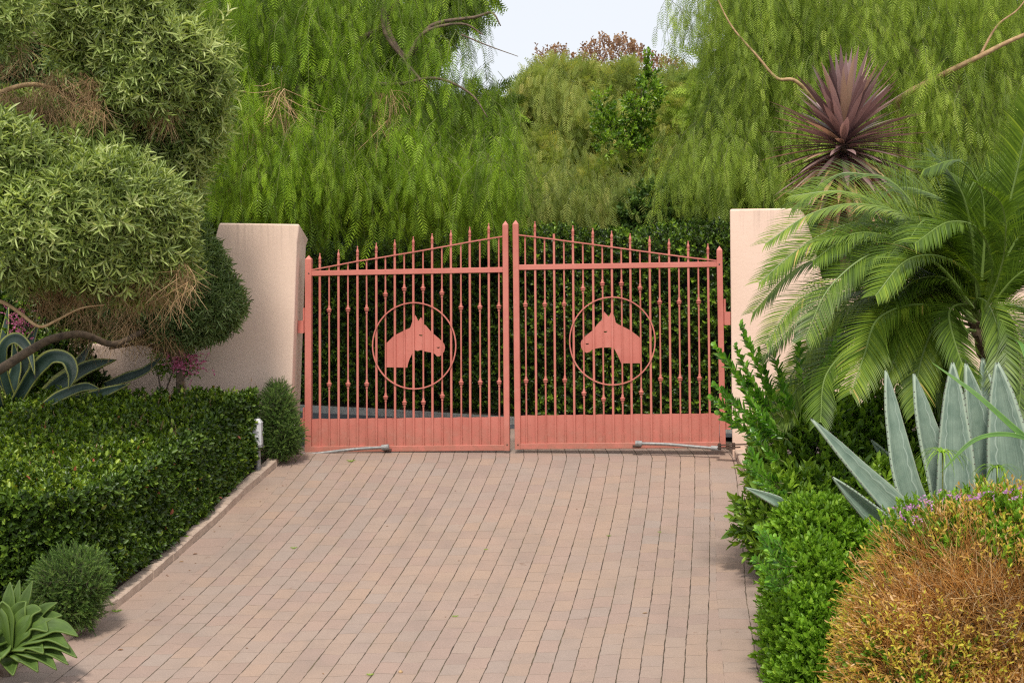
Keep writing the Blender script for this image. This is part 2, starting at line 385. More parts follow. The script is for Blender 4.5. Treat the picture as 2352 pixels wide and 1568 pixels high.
def frames(axis, up=None, roll=None):
    axis = nrm(axis); n = len(axis)
    if up is None: up = rng.normal(size=(n, 3))
    z = nrm(up - axis * np.sum(up * axis, 1, keepdims=True)); x = np.cross(axis, z)
    return np.stack([x, axis, z], axis=2)          # columns: x, y(axis), z
def scatter(name, templates, P, Rm, S, mats, parent, rbias=None, rs=.6):
    n = len(P); which = rng.integers(0, len(templates), n)
    if rbias is None: rbias = rng.random(n)
    Vs, Fs, Ms, rs_ = [], [], [], []; off = 0
    for ti, t in enumerate(templates):
        V, F, Mi, r = t.arr() if isinstance(t, T) else t
        idx = np.where(which == ti)[0]
        if not len(idx): continue
        k = len(V)
        X = np.einsum('nij,vj->nvi', Rm[idx], V) * S[idx][:, None, None] + P[idx][:, None, :]
        Vs.append(X.reshape(-1, 3))
        Fs.append((F[None] + (np.arange(len(idx)) * k)[:, None, None] + off).reshape(-1, F.shape[1]))
        Ms.append(np.tile(Mi, len(idx)))
        rs_.append((rbias[idx][:, None] * rs + r[None] * (1 - rs)).ravel()); off += k * len(idx)
    return mk(name, np.vstack(Vs), np.vstack(Fs), mats, parent, M=np.concatenate(Ms), rnd=np.concatenate(rs_))

def place_parts(name, templates, P, Rm, S, mats, parent):
    prot = []
    for t in templates:
        V, F, Mi, r = t.arr(); o = mk(name, V, F, mats, None, M=Mi, rnd=r); prot.append([o, False])
    for i in range(len(P)):
        q = prot[i % len(prot)]; o = q[0]
        if q[1]: o = q[0].copy(); COL.objects.link(o)
        q[1] = True
        o.parent = parent
        m = Matrix([list(Rm[i][r] * S[i]) + [float(P[i][r] - ORG[parent.name][r])] for r in range(3)] + [[0, 0, 0, 1]])
        o.matrix_local = m
FLW = []
def wob(P, f=2.5, ph=0):
    x, y, z = P[:, 0], P[:, 1], P[:, 2]
    return (np.sin(f*x + 1.3*ph + 1.7*np.sin(f*.8*z)) + np.sin(f*1.3*y + ph + 1.1*np.sin(f*z)) + np.sin(f*1.7*z + 2.1*ph + np.sin(f*1.2*x))) / 3
def sample_blobs(blobs, n, depth=.3, bias=.6, amp=.12, f=3.0, zmin=None):
    """points in the outer shell of a union of ellipsoids, mostly on the side of the camera"""
    B = [(np.asarray(c, float), np.asarray(r, float)) for c, r in blobs]
    a = np.array([r[0]*r[2] + r[0]*r[1]*.5 for c, r in B]); a /= a.sum()
    outP, outN = [], []; got = 0
    while got < n:
        m = int(n * 1.5) + 50
        w = rng.choice(len(B), m, p=a)
        d = nrm(rng.normal(size=(m, 3)))
        flip = (d[:, 1] > 0) & (rng.random(m) < bias); d[flip, 1] *= -1
        c = np.array([B[i][0] for i in w]); r = np.array([B[i][1] for i in w])
        t = 1 - depth * rng.random(m) ** 1.6
        s = t + amp * wob(c + r * d, f, 1)
        p = c + r * d * s[:, None]; nn = nrm(d / r)
        keep = np.ones(m, bool)
        for i, (cc, rr) in enumerate(B):
            q = np.sum(((p - cc) / rr) ** 2, 1)
            keep &= ~((q < (1 - depth) ** 2 * .8) & (w != i))
        if zmin is not None: keep &= p[:, 2] > zmin
        outP.append(p[keep]); outN.append(nn[keep]); got += keep.sum()
    return np.vstack(outP)[:n], np.vstack(outN)[:n]
def blobP(px, py, rx, ry, Y, ryd=None):
    s = Y / FPX; return (W(px, py, Y), (rx * s, (ryd if ryd else rx * s * .9), ry * s))
def core(name, blobs, mat, parent, k=.72):  # solid dark bodies that stand in for the shaded inside of the foliage
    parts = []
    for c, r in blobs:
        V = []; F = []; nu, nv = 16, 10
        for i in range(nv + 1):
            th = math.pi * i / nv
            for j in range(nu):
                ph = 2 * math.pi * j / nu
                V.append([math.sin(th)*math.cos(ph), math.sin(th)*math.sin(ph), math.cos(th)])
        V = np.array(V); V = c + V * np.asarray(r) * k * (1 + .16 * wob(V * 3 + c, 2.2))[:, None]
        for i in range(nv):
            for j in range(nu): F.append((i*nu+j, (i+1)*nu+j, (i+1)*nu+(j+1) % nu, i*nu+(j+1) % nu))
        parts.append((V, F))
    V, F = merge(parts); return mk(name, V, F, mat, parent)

# leaf sprig templates
def sprig(n, L, ll, lw, spread=1.0, fold=.25, tw=.002, droop=.1, whorl=1, r=None):
    t = T(); pts = [np.array([0, 0, 0.]), np.array([.02*L, L*.5, .03*L]), np.array([0, L, 0.])]
    t.twig(pts, tw, 1, .5)
    for i in range(n):
        a = .12 + .88 * i / max(1, n - 1); ph = i * 2.4 + random.uniform(-.4, .4)
        sp = spread * (1.1 - .55 * a) * random.uniform(.75, 1.2)
        d = np.array([math.cos(ph) * sp, 1, math.sin(ph) * sp])
        nrmv = np.array([-math.cos(ph)*.8, .8, -math.sin(ph)*.8])
        l = ll * random.uniform(.7, 1.15)
        t.leaf([0, L * a, 0], d, nrmv, l, lw * random.uniform(.8, 1.15), fold, droop)
    return t
SP_olive = [sprig(9, .15, .105, .017, 1.2, .2, .0018, .25) for _ in range(5)]
SP_hedge = [sprig(7, .06, .047, .027, 1.15, .22, .0016, .15) for _ in range(5)]
SP_back = [sprig(7, .09, .055, .034, 1.1, .22, .002, .15) for _ in range(4)]
SP_shrub = [sprig(8, .13, .085, .036, .9, .22, .002, .1) for _ in range(4)]
SP_bright = [sprig(12, .10, .042, .021, .9, .25, .0015, .05) for _ in range(4)]
SP_rose = [sprig(34, .11, .022, .0035, .9, .1, .0015, 0) for _ in range(3)]
SP_gold = [sprig(6, .09, .027, .010, 1.0, .2, .0018, .1) for _ in range(4)]
SP_vine = [sprig(6, .14, .05, .035, 1.1, .2, .002, .2) for _ in range(3)]
def drybundle(n, L, r0, sp, down=1.0, k=4):
    t = T()
    for i in range(n):
        p = np.array([random.uniform(-.5, .5), 0, random.uniform(-.5, .5)]) * sp * .5
        d = np.array([random.uniform(-1, 1)*sp*2.5, 1, random.uniform(-1, 1)*sp*2.5]); pts = [p]
        for j in range(k - 1):
            d = d + np.array([random.uniform(-.35, .35), 0, random.uniform(-.35, .35)]); pts.append(pts[-1] + nrm(d) * L / (k - 1) * random.uniform(.8, 1.2))
        t.twig(pts, r0, 0, random.random())
    return t
DB = [drybundle(9, .3, .0022, .3) for _ in range(4)]
DBs = [drybundle(8, .3, .0031, .3) for _ in range(5)]

def pinnate(t, p, d, n, L, pairs, ll, lw, r, droop=.35, mi=0):
    """feather leaf: rachis with paired narrow leaflets"""
    p = np.array(p, float); d = nrm(d); pts = [p.copy()]; st = L / pairs
    g = np.array([0, 0, -1.])
    for i in range(pairs):
        d = nrm(d + g * droop / pairs); s = nrm(np.cross(d, n)); nn = np.cross(s, d)
        p = p + d * st; a = (i + 1) / pairs
        l = ll * (math.sin(math.pi * min(1, .15 + .8 * a)) ** .6 + .15)
        for sg in (-1, 1):
            t.diamond(p, d * .62 + s * sg * .8 + g * .12, nn, l * random.uniform(.85, 1.1), lw, mi, min(1, max(0, r + random.uniform(-.3, .3))))
        pts.append(p.copy())
    t.twig([pts[0], pts[len(pts)//2], pts[-1]], .0016, mi, r)
def strand(L, nf, pairs=8, fl=.29, ll=.072, lw=.0105):
    """a hanging shoot in local -Z with feather leaves along it"""
    t = T(); P = [np.zeros(3)]; d = np.array([.5, 0, .1]); n = 9
    for i in range(n):
        d = nrm(d + np.array([random.uniform(-.12, .12), random.uniform(-.12, .12), -.42])); P.append(P[-1] + d * L / n)
    t.twig(P[::2] + [P[-1]], .004, 1)
    for i in range(nf):
        a = (i + .5) / nf * n; k = min(n - 1, int(a)); p = P[k] + (P[k+1] - P[k]) * (a - k)
        ph = i * 2.3 + random.uniform(-.6, .6)
        o = np.array([math.cos(ph), math.sin(ph), 0]); sc_ = random.uniform(.75, 1.2)
        dd = o * .5 + np.array([0, 0, -.55])
        pinnate(t, p, dd, o + np.array([0, 0, .35]), fl * sc_, pairs, ll * sc_, lw, random.random(), 1.5)
    return t
STR = [strand(.8, 7) for _ in range(4)] + [strand(1.1, 9) for _ in range(3)]
STR = [s.arr() for s in STR]
STF = [strand(.8, 10, 7, .27, .085, .013).arr() for _ in range(4)]
def put_strands(name, tpls, P, S, mats, parent, out=None, tilt=.12):
    n = len(P); yaw = rng.uniform(0, 2*math.pi, n) if out is None else out + rng.normal(0, .8, n)
    c, s = np.cos(yaw), np.sin(yaw); tx = rng.normal(0, tilt, n)
    Rm = np.zeros((n, 3, 3)); Rm[:, 0, 0] = c; Rm[:, 0, 1] = -s; Rm[:, 1, 0] = s; Rm[:, 1, 1] = c; Rm[:, 2, 2] = 1
    Rm[:, 0, 2] = tx; Rm[:, 1, 2] = rng.normal(0, tilt, n)
    return scatter(name, tpls, P, Rm, S, mats, parent)

def branch(name, pts, r0, r1, mat, parent, n=6, k=8):
    L = smoothline(pts, n); V, F = tube(L, list(np.linspace(r0, r1, len(L))), k)
    return mk(name, V, F, mat, parent, smooth=True)

# ================================================================== SETTING
# ground sheet
ys = list(np.arange(-4, 17.2, .4)) + [18, 20, 25, 30, 40, 60, 100, 200, 500, 900]
xs = [-900, -300, -100, -40, -20, -12, -8, -5, -3, 0, 3, 5, 8, 12, 20, 40, 100, 300, 900]
V = [(x, y, h(y) - .05) for y in ys for x in xs]; nx = len(xs)
F = [(j*nx+i, j*nx+i+1, (j+1)*nx+i+1, (j+1)*nx+i) for j in range(len(ys)-1) for i in range(nx-1)]
tagp(mk('ground', V, F, M['ground']), kind='structure')

# driveway curves (x as a function of distance y)
def curve(pts):
    g = np.array([ground(*p) for p in pts]); o = np.argsort(g[:, 1]); return g[o, 1], g[o, 0]
kY, kX = curve([(640,1068),(634,1075),(560,1140),(494,1205),(430,1262),(360,1325),(267,1399),(147,1479),(0,1555)])
lY, lX = curve([(655,1100),(565,1200),(474,1298),(397,1352),(327,1415),(213,1482),(110,1555)])
aY, aX = curve([(1563.6,1052),(1560,1145),(1552,1245),(1540,1379),(1527,1479),(1518.6,1568)])
rY, rX = curve([(1630,1045),(1637,1145),(1644,1245),(1645,1362),(1652,1429),(1664,1568)])
r2Y, r2X = curve([(1685,1060),(1692,1105),(1699,1178),(1706,1252),(1712,1362),(1722,1429),(1745,1568)])
eY, eX = curve([(1684,1045),(1700,1080),(1728,1110),(1762,1145)])
def ip(y, Ys, Xs, lo=0., hi=0.):
    if y < Ys[0]: return Xs[0] + (y - Ys[0]) * lo
    if y > Ys[-1]: return Xs[-1] + (y - Ys[-1]) * hi
    return float(np.interp(y, Ys, Xs))
def slope(Ys, Xs, n=2): return (Xs[n] - Xs[0]) / (Ys[n] - Ys[0])
sl = slope(kY, kX)
kerbL = lambda y: ip(y, kY, kX, sl, 0)
inL = lambda y: max(ip(y, lY, lX, sl, 0), kerbL(y) + .12)
lineA = lambda y: ip(y, aY, aX, slope(aY, aX), 0)
inR = lambda y: ip(y, rY, rX, .0, 0)
in2R = lambda y: ip(y, r2Y, r2X, .0, 0)
edgeR = lambda y: ip(y, eY[::1], eX, 0, 0) if y > eY[0] else eX[0] + (eY[0] - y) * .10
ys = list(np.arange(2.0, 16.6, .12)) + [16.6, 17.2, 18, 19, 20.2]
V = []; F = []; uv = []; 
def quad(p, q):
    k = len(V); V.extend(p); F.append((k, k+1, k+2, k+3)); uv.extend(q)
for a, b in zip(ys[:-1], ys[1:]):
    za, zb = h(a) + .004, h(b) + .004
    va, vb = a / .235, b / .235
    cols = [(kerbL, inL, 'L'), (inL, None, 'F'), (None, inR, 'G'), (inR, in2R, 'R'), (in2R, edgeR, 'E')]
    def strip(x0a, x1a, x0b, x1b, ua0, ua1, ub0, ub1, v0, v1):
        quad([(x0a, a, za), (x1a, a, za), (x1b, b, zb), (x0b, b, zb)], [(ua0, v0), (ua1, v0), (ub1, v1), (ub0, v1)])
    strip(kerbL(a), inL(a), kerbL(b), inL(b), 500.02, 500.98, 500.02, 500.98, va, vb)
    ma = lineA(a); mb = lineA(b); N = 14
    for i in range(N):
        t0, t1 = i / N, (i + 1) / N
        fa = lambda t: inL(a) + (inR(a) - inL(a)) * t
        fb = lambda t: inL(b) + (inR(b) - inL(b)) * t
        U = lambda x, m: (x - m) / .16 + 100
        strip(fa(t0), fa(t1), fb(t0), fb(t1), U(fa(t0), ma), U(fa(t1), ma), U(fb(t0), mb), U(fb(t1), mb), va, vb)
    strip(inR(a), in2R(a), inR(b), in2R(b), 600.02, 600.98, 600.02, 600.98, va, vb)
    ea, eb = max(edgeR(a), in2R(a) + .02), max(edgeR(b), in2R(b) + .02)
    strip(in2R(a), ea, in2R(b), eb, 700, 700 + (ea - in2R(a)) / .28, 700, 700 + (eb - in2R(b)) / .28, va + .3, vb + .3)
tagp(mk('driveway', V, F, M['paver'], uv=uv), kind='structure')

# kerbs: rows of small blocks
def kerbline(name, fx, y0, y1, side, mat, hgt=.085, w=.11, step=.24, base=h):
    parts = []; y = y0
    while y < y1:
        dx = fx(y + step) - fx(y); L = math.hypot(step * 1.0, dx); dy = step * min(1, .24 / L); yb = y + dy - .004
        a = np.array([fx(y), y, 0]); b = np.array([fx(yb), yb, 0]); t = nrm(b - a); n = np.array([-t[1], t[0], 0]) * side
        j = random.uniform(-.006, .006)
        za, zb = base(y), base(yb); hh = hgt + random.uniform(-.006, .006)
        prof = [(0+j, -.05), (0+j, hh - .012), (.012+j, hh), (w+j, hh), (w+j, -.05)]
        Vv = [np.array([a[0], a[1], za + z]) + n * o for o, z in prof] + [np.array([b[0], b[1], zb + z]) + n * o for o, z in prof]
        k = 5; Ff = [(i, i+1, k+i+1, k+i) for i in range(4)] + [(4, 3, 2, 1, 0), (5, 6, 7, 8, 9)]
        parts.append((np.array(Vv), Ff)); y += dy
    V, F = merge(parts); return tagp(mk(name, V, F, mat), kind='structure')
kerbline('kerb', kerbL, 8.0, 16.25, 1, M['kerb'])
kerbline('kerb', lambda y: edgeR(y) + .0, 13.2, 16.3, -1, M['kerb'], w=.12)

# planting beds, either side
def bed(name, fx, y0, y1, xo, sgn, up, mat):
    V = []; F = []; ys = np.arange(y0, y1 + .01, .3); n = 12
    for y in ys:
        x0 = fx(y)
        for i in range(n + 1):
            t = i / n; x = x0 + (xo - x0) * t
            z = h(y) + .055 + up * min(1, t * 3) + .02 * math.sin(7*x + 3*y)
            V.append((x, y, z))
    for j in range(len(ys) - 1):
        for i in range(n): F.append((j*(n+1)+i, j*(n+1)+i+1, (j+1)*(n+1)+i+1, (j+1)*(n+1)+i))
    tagp(mk(name, V, F, mat), kind='structure')
bed('planting_bed', lambda y: kerbL(y) - .1, 3, 16.9, -14, -1, .25, M['soil'])
bed('planting_bed', lambda y: edgeR(y) + .1, 3, 16.9, 14, 1, .25, M['soil'])

# lane behind the gate: asphalt, grey kerb, mulch
KB = np.array([[-9, 27.5], [-5.5, 24.6], [-3.2, 22.7], [-1.98, 21.8], [0, 20.05], [2.5, 18.6], [6, 17.4], [10, 16.9]])
kb = smoothline([np.array([x, y, 0]) for x, y in KB], 6)
V = []; F = []
for p in kb: V += [(p[0] - 2, 16.9, .009), (p[0], p[1] - .02, .009)]
n = len(kb)
V = [(p[0], p[1], .009) for p in kb] + [(p[0] * 1.0, 17.3 if p[0] < -.8 else max(17.3, p[1] - .6), .009) for p in kb]
F = [(n+i, n+i+1, i+1, i) for i in range(n-1)]
tagp(mk('lane', V, F, M['asphalt']), kind='structure')
parts = []
for i in range(n - 1):
    a, b = kb[i], kb[i+1]; t = nrm(b - a); m = np.array([-t[1], t[0], 0]); m = m if m[1] > 0 else -m
    c = (a + b) / 2; c[2] = .03; L = np.linalg.norm(b - a) - .006
    parts.append(boxm(c + m * .07, L, .14, .16, np.stack([t, m, [0, 0, 1]], axis=1)))
V, F = merge(parts); tagp(mk('kerb', V, F, M['kerbgrey']), kind='structure')
V = [(p[0], p[1] + .1, .06) for p in kb] + [(p[0] + 1.5, p[1] + 4.5, .35) for p in kb]
tagp(mk('mulch_strip', V, [(i, i+1, n+i+1, n+i) for i in range(n-1)], M['soil']), kind='structure')

# hillside behind everything
V = []; F = []; hx = np.linspace(-90, 90, 60); hy = np.linspace(34, 120, 16)
for y in hy:
    for x in hx:
        t = (y - 34) / 86
        V.append((x, y, -.2 + 9.5 * min(1, t * 2.2) ** .9 * (1 + .1 * math.sin(x * .11)) - max(0, t - .5) * 3 + .5 * math.sin(x * .6 + y * .3)))
for j in range(15):
    for i in range(59): F.append((j*60+i, j*60+i+1, (j+1)*60+i+1, (j+1)*60+i))
tagp(mk('hillside', V, F, M['hill'], smooth=True), kind='structure')

# ================================================================== WALLS AND PILLARS
def prism(poly, Y, thick, back=None, xs=0.):
    """front outline given in picture points at distance Y, extruded away from the camera"""
    Fp = [W(x, y, Y) for x, y in poly]; n = len(Fp)
    Bp = [p + np.array([xs, thick, 0]) for p in Fp]
    if back:
        for i, dz in back.items(): Bp[i] = Bp[i] + np.array([0, 0, dz])
    V = Fp + Bp
    F = [tuple(range(n))[::-1], tuple(range(n, 2*n))] + [(i, (i+1) % n, n + (i+1) % n, n + i) for i in range(n)]
    return V, F
def bevel(o, w, seg=3):
    m = o.modifiers.new("bevel", 'BEVEL'); m.width = w; m.segments = seg; m.limit_method = 'ANGLE'; m.angle_limit = R(25); return o
lw = empty('boundary_wall', W(600, 1060, 16.35), "pink stucco pillar and low wall left of the gate, half behind the trees", "wall")
V, F = prism([(503,512),(688,514),(682,560),(664,1075),(430,1085),(420,800),(466,680),(488,570)], 16.35, .72, {0: -.02, 1: -.14})
bevel(mk('pillar', V, F, M['stuccoL'], lw), .022)
V, F = prism([(424,790),(424,1090),(-400,1110),(-400,790)], 16.45, .35)
bevel(mk('wall_panel', V, F, M['stuccoL'], lw), .03)
rw = empty('boundary_wall', W(1760, 1060, 15.95), "peach stucco pillar and wall behind the palm right of the gate", "wall")
V, F = prism([(1676,480),(1835,478),(1856,540),(1890,680),(1890,1100),(1683,1090),(1681,1000)], 15.95, .72, xs=.2)
bevel(mk('pillar', V, F, M['stuccoR'], rw), .022)
V, F = prism([(1888,640),(2700,630),(2700,1120),(1888,1110)], 16.05, .35)
bevel(mk('wall_panel', V, F, M['stuccoR'], rw), .03)

# ================================================================== GATE
GA = W(700, 1037, 16.62); GB = W(1657, 1031, 16.02)
gd = nrm((GB - GA) * [1, 1, 0]); gn = np.array([gd[1], -gd[0], 0])      # gn points to the camera
def G(px, py, off=0.0):
    d = ray(px, py); o = GA + gn * off
    t = np.dot(o - CP, gn) / np.dot(d, gn); return CP + d * t
def leaf_gate(root, zx, zm, bars, shift, hinge_left):
    """zx, zm: picture offsets of the leaf survey, bars: per bar data"""
    Z = lambda x, y, off=0.0: G(zx + .3662 * x, 488 + .3662 * y, off)
    return Z
PW = .072
def post(root, name, x0, x1, ytip, yrail, ybot, Z, xb0, xb1, mat=M['paint']):
    c0 = Z((x0+x1)/2, ytip + 26); cb = Z((xb0+xb1)/2, ybot); tip = Z((x0+x1)/2, ytip)
    w = np.linalg.norm(Z(xb0, ybot) - Z(xb1, ybot))
    V, F = beam(cb, c0, w, .07, gd, .004)
    o = mk(name, V, F, mat, root)
    k = w / 2 * .98; base = [c0 + gd*sx*k + gn*sy*.034 for sx, sy in ((-1,-1),(1,-1),(1,1),(-1,1))]
    V2 = base + [tip]; F2 = [(0,1,4),(1,2,4),(2,3,4),(3,0,4)]
    mk('post_cap', V2, F2, mat, o)
    return o
def finial(Z, x, ytop, ybase, parent, broken=False):
    p = Z(x, ybase); t = Z(x, ytop); L = np.linalg.norm(t - p); ax = t - p
    if broken: return
    s = L
    prof = [(0, .0125), (.10, .0125), (.12, .0175), (.19, .0175), (.20, .0125), (.24, .0125), (.25, .0165), (.30, .0165), (.31, .010), (.36, .013), (.46, .0165), (.56, .0155), (.72, .009), (.86, .0045), (.88, .0075), (.93, .0085), (.97, .006), (1, .001)]
    prof = [(a * L, r) for a, r in prof]
    V, F = lathe(p, ax, prof, 8); mk('finial', V, F, M['paint'], parent)
def collar(Z, x, y, parent):
    c = Z(x, y); ax = nrm(Z(x, y - 50) - c)
    prof = [(-.052, .010), (-.048, .0135), (-.022, .0135), (-.020, .019), (-.012, .026), (-.006, .026), (-.004, .019), (.002, .019), (.004, .029), (.017, .030), (.019, .020), (.026, .0155), (.048, .0135), (.052, .010)]
    V, F = lathe(c - ax * .004, ax, prof, 10); mk('collar', V, F, M['paint'], parent)
def build_leaf(root, Z, tall, short, railL, railR, crest, panel, bot, hinge, meet, shift, circ, horse, eye, nos):
    rail_y = lambda x, e: railL[e] + (railR[e] - railL[e]) * (x - railL[2]) / (railR[2] - railL[2])
    lx = lambda x, y: x + shift(x) * (y - 350) / 1100.0
    crx = [c[0] for c in crest]; cry = [c[1] for c in crest]
    cy = lambda x: float(np.interp(x, crx, cry))
    pan = lambda x: panel[0] + (panel[1] - panel[0]) * (x - railL[2]) / (railR[2] - railL[2])
    bt = lambda x: bot[0] + (bot[1] - bot[0]) * (x - railL[2]) / (railR[2] - railL[2])
    # rails
    e = [(Z(railL[2], (railL[0]+railL[1])/2), Z(railR[2], (railR[0]+railR[1])/2), .060)]
    V, F = beam(e[0][0], e[0][1], .045, .060, gn, .004); mk('top_rail', V, F, M['paint'], root)
    x0, x1 = railL[2] + shift(railL[2]) , railR[2] + shift(railR[2])
    V, F = beam(Z(x0, bt(x0) + 17), Z(x1, bt(x1) + 17), .05, .066, gn, .004); mk('bottom_rail', V, F, M['paint'], root)
    V, F = beam(Z(crest[0][0], crest[0][1]), Z(crest[1][0], crest[1][1]), .012, .02, gd)
    pr = []
    for a, b in zip(crest[:-1], crest[1:]):
        pr.append(beam(Z(*a, .019), Z(*b, .019), .012, .014, gn))
    V, F = merge(pr); mk('crest_bar', V, F, M['paint'], root)
    # kick panel: sheet standing just behind the bars
    P0, P1 = Z(x0, pan(x0), -.014), Z(x1, pan(x1), -.014); P2, P3 = Z(x1, bt(x1) + 4, -.014), Z(x0, bt(x0) + 4, -.014)
    nseg = 22; V = []; F = []
    for i in range(nseg + 1):
        t = i / nseg; jz = random.uniform(-.004, .004) + (.004 if i % 2 else -.004)
        for A, B in ((P0, P1), (P3, P2)):
            V.append(A + (B - A) * t + gn * random.uniform(-.003, .003) + (np.array([0, 0, jz * .6]) if A is P0 else 0))
    for i in range(nseg): F.append((2*i, 2*i+1, 2*i+3, 2*i+2))
    mk('kick_panel', V, F, M['paint'], root)
    for i, (x, yt) in enumerate(tall):
        fb = yt + 68 if yt > 0 else abs(yt)
        p = Z(x, fb if yt > 0 else abs(yt)); q = Z(lx(x, 1450), bt(x) + 2)
        V, F = beam(q, p, .0245, .0245, gd, .003); b = mk('picket', V, F, M['paint'], root)
        if yt > 0: finial(Z, x - .0, yt, fb, b)
    for x, c1, c2 in short:
        p = Z(x, cy(x) + 2); q = Z(lx(x, 1450), bt(x) + 2)
        L = nrm(p - q); V, F = tube([q, p], .0095, 8); b = mk('picket', V, F, M['paint'], root, smooth=False)
        q2 = Z(lx(x, 1400), bt(x) - 55); V, F = tube([q, q2], .0135, 8); mk('sleeve', V, F, M['paint'], b)
        collar(Z, lx(x, c1), c1, b); collar(Z, lx(x, c2), c2, b)
    # ring: flat bar bent to a circle behind the pickets
    cx_, cyy, rx_, ry_ = circ; parts = []; n = 56
    V = []; F = []
    for i in range(n):
        th = 2*math.pi*i/n; c = Z(cx_ + rx_*math.cos(th), cyy + ry_*math.sin(th), .022)
        cc = Z(cx_, cyy, .022); o = nrm(c - cc)
        for a, b_ in ((-.007, -.008), (.007, -.008), (.007, .008), (-.007, .008)): V.append(c + o * a + gn * b_)
    for i in range(n):
        j = (i + 1) % n
        for k in range(4): F.append((i*4+k, i*4+(k+1) % 4, j*4+(k+1) % 4, j*4+k))
    mk('ring', V, F, M['paint'], root)
    # horse head: flat plate with cut-out eye and nostril
    cu = bpy.data.curves.new('horse_head', 'CURVE'); cu.dimensions = '2D'; cu.fill_mode = 'BOTH'; cu.extrude = .004
    O = Z(*circ[:2], -.0185)
    def add(pts, smooth=False):
        s = cu.splines.new('POLY'); s.points.add(len(pts) - 1); s.use_cyclic_u = True
        for q, (x, y) in zip(s.points, pts):
            v = Z(x, y, -.0185) - O; q.co = (float(np.dot(v, gd)), float(v[2]), 0, 1)
    add(horse); add(eye); add(nos)
    tmp = bpy.data.objects.new('tmp', cu); COL.objects.link(tmp)
    dg = bpy.context.evaluated_depsgraph_get(); me = bpy.data.meshes.new_from_object(tmp.evaluated_get(dg))
    co = np.array([v.co[:] for v in me.vertices]); fs = [tuple(p.vertices) for p in me.polygons]
    bpy.data.objects.remove(tmp)
    Vw = O + co[:, :1] * gd + co[:, 1:2] * np.array([0, 0, 1.]) + co[:, 2:3] * gn
    mk('horse_head', Vw, fs, M['paint'], root)

def crescent(cx, cy, s, flip=1):
    out = []
    for t in np.linspace(0, math.pi, 7): out.append((cx + flip*s*math.cos(t), cy + s*.75*math.sin(t)))
    for t in np.linspace(math.pi, 0, 7)[1:-1]: out.append((cx + flip*s*math.cos(t)*.7, cy - 1 + s*.18*math.sin(t)))
    return out
GL = empty('gate_leaf', GA, "left coral painted iron gate leaf with a horse head facing right", "gate", "double driveway gate leaves")
GR = empty('gate_leaf', GB, "right coral painted iron gate leaf with a horse head facing left", "gate", "double driveway gate leaves")
ZL = lambda x, y, off=0.: G(660.3 + .3662*x, 488 + .3662*y, off)
ZR = lambda x, y, off=0.: G(1148.4 + .3662*x, 488 + .3662*y, off)
horseL = [(622,818),(640,800),(665,775),(700,755),(735,738),(770,722),(778,700),(786,672),(802,643),(812,662),(820,682),(838,656),(846,675),(855,700),(868,708),(880,722),(905,752),(925,768),(945,785),(975,812),(985,830),(988,845),(983,870),(970,890),(952,902),(937,900),(926,888),(915,880),(900,877),(860,870),(840,861),(815,868),(797,860),(790,872),(778,893),(765,920),(757,945),(752,972),(622,970)]
build_leaf(GL, ZL,
    [(203,255),(320,233),(439,211),(557,190),(673,170),(789,151),(907,131),(1025,110),(1143,90),(1262,67)],
    [(261,612,1076),(379,608,1076),(496,605,1075),(614,513,1158),(732,478,1192),(850,476,1190),(968,505,1150),(1087,596,1067),(1206,593,1065),(1325,590,1063)],
    (366,398,148), (343,375,1356), [(150,360),(203,350),(320,328),(439,305),(557,287),(673,267),(789,248),(907,227),(1025,206),(1143,184),(1262,164),(1352,150)],
    (1294,1280), (1466,1456), None, None, lambda x: 1 + 4 * (x - 150) / 1200, (795,835,261,270), horseL, crescent(838,765,13), crescent(946,843,11, -1))
horseR = [(880,786),(850,762),(820,740),(790,724),(765,712),(740,700),(725,688),(720,660),(706,622),(697,622),(690,640),(682,653),(668,638),(653,621),(650,645),(645,672),(625,684),(605,708),(585,735),(560,755),(535,775),(513,800),(507,815),(508,840),(515,860),(528,872),(545,880),(562,874),(574,862),(590,855),(625,848),(650,846),(680,846),(700,846),(714,850),(725,868),(738,895),(750,920),(760,945),(882,944)]
build_leaf(GR, ZR,
    [(219,55),(338,-134),(457,82),(582,98),(700,115),(816,132),(938,148),(1060,165),(1180,178),(1304,195)],
    [(157,578,1055),(279,576,1053),(400,574,1051),(519,478,1133),(641,446,1170),(760,446,1168),(877,474,1128),(999,563,1043),(1121,561,1041),(1243,559,1039)],
    (328,361,112), (308,342,1362), [(112,140),(219,153),(340,168),(457,184),(582,200),(700,216),(816,232),(938,249),(1060,265),(1180,281),(1304,295),(1362,302)],
    (1272,1258), (1448,1438), None, None, lambda x: 10 + 4 * (x - 150) / 1200, (705,805,268,275), horseR, crescent(661,743,13, -1), crescent(547,820,11))
hp = post(GL, 'hinge_post', 118, 150, 268, 368, 1501, ZL, 112, 152)
post(GL, 'meeting_post', 1351, 1384, 52, 345, 1491, ZL, 1360, 1395)
post(GR, 'meeting_post', 81, 116, 47, 328, 1482, ZR, 95, 131)
post(GR, 'hinge_post', 1359, 1393, 210, 308, 1470, ZR, 1380, 1416)
for root, Z, lst in ((GL, ZL, [(1378,1455),(134,382)]), (GR, ZR, [(113,1455),(1376,325)])):
    for x, y in lst:
        V, F = lathe(Z(x, y, .032), gn, [(0, .009), (.006, .009), (.008, .006)], 10); mk('bolt', V, F, M['rust'], root)
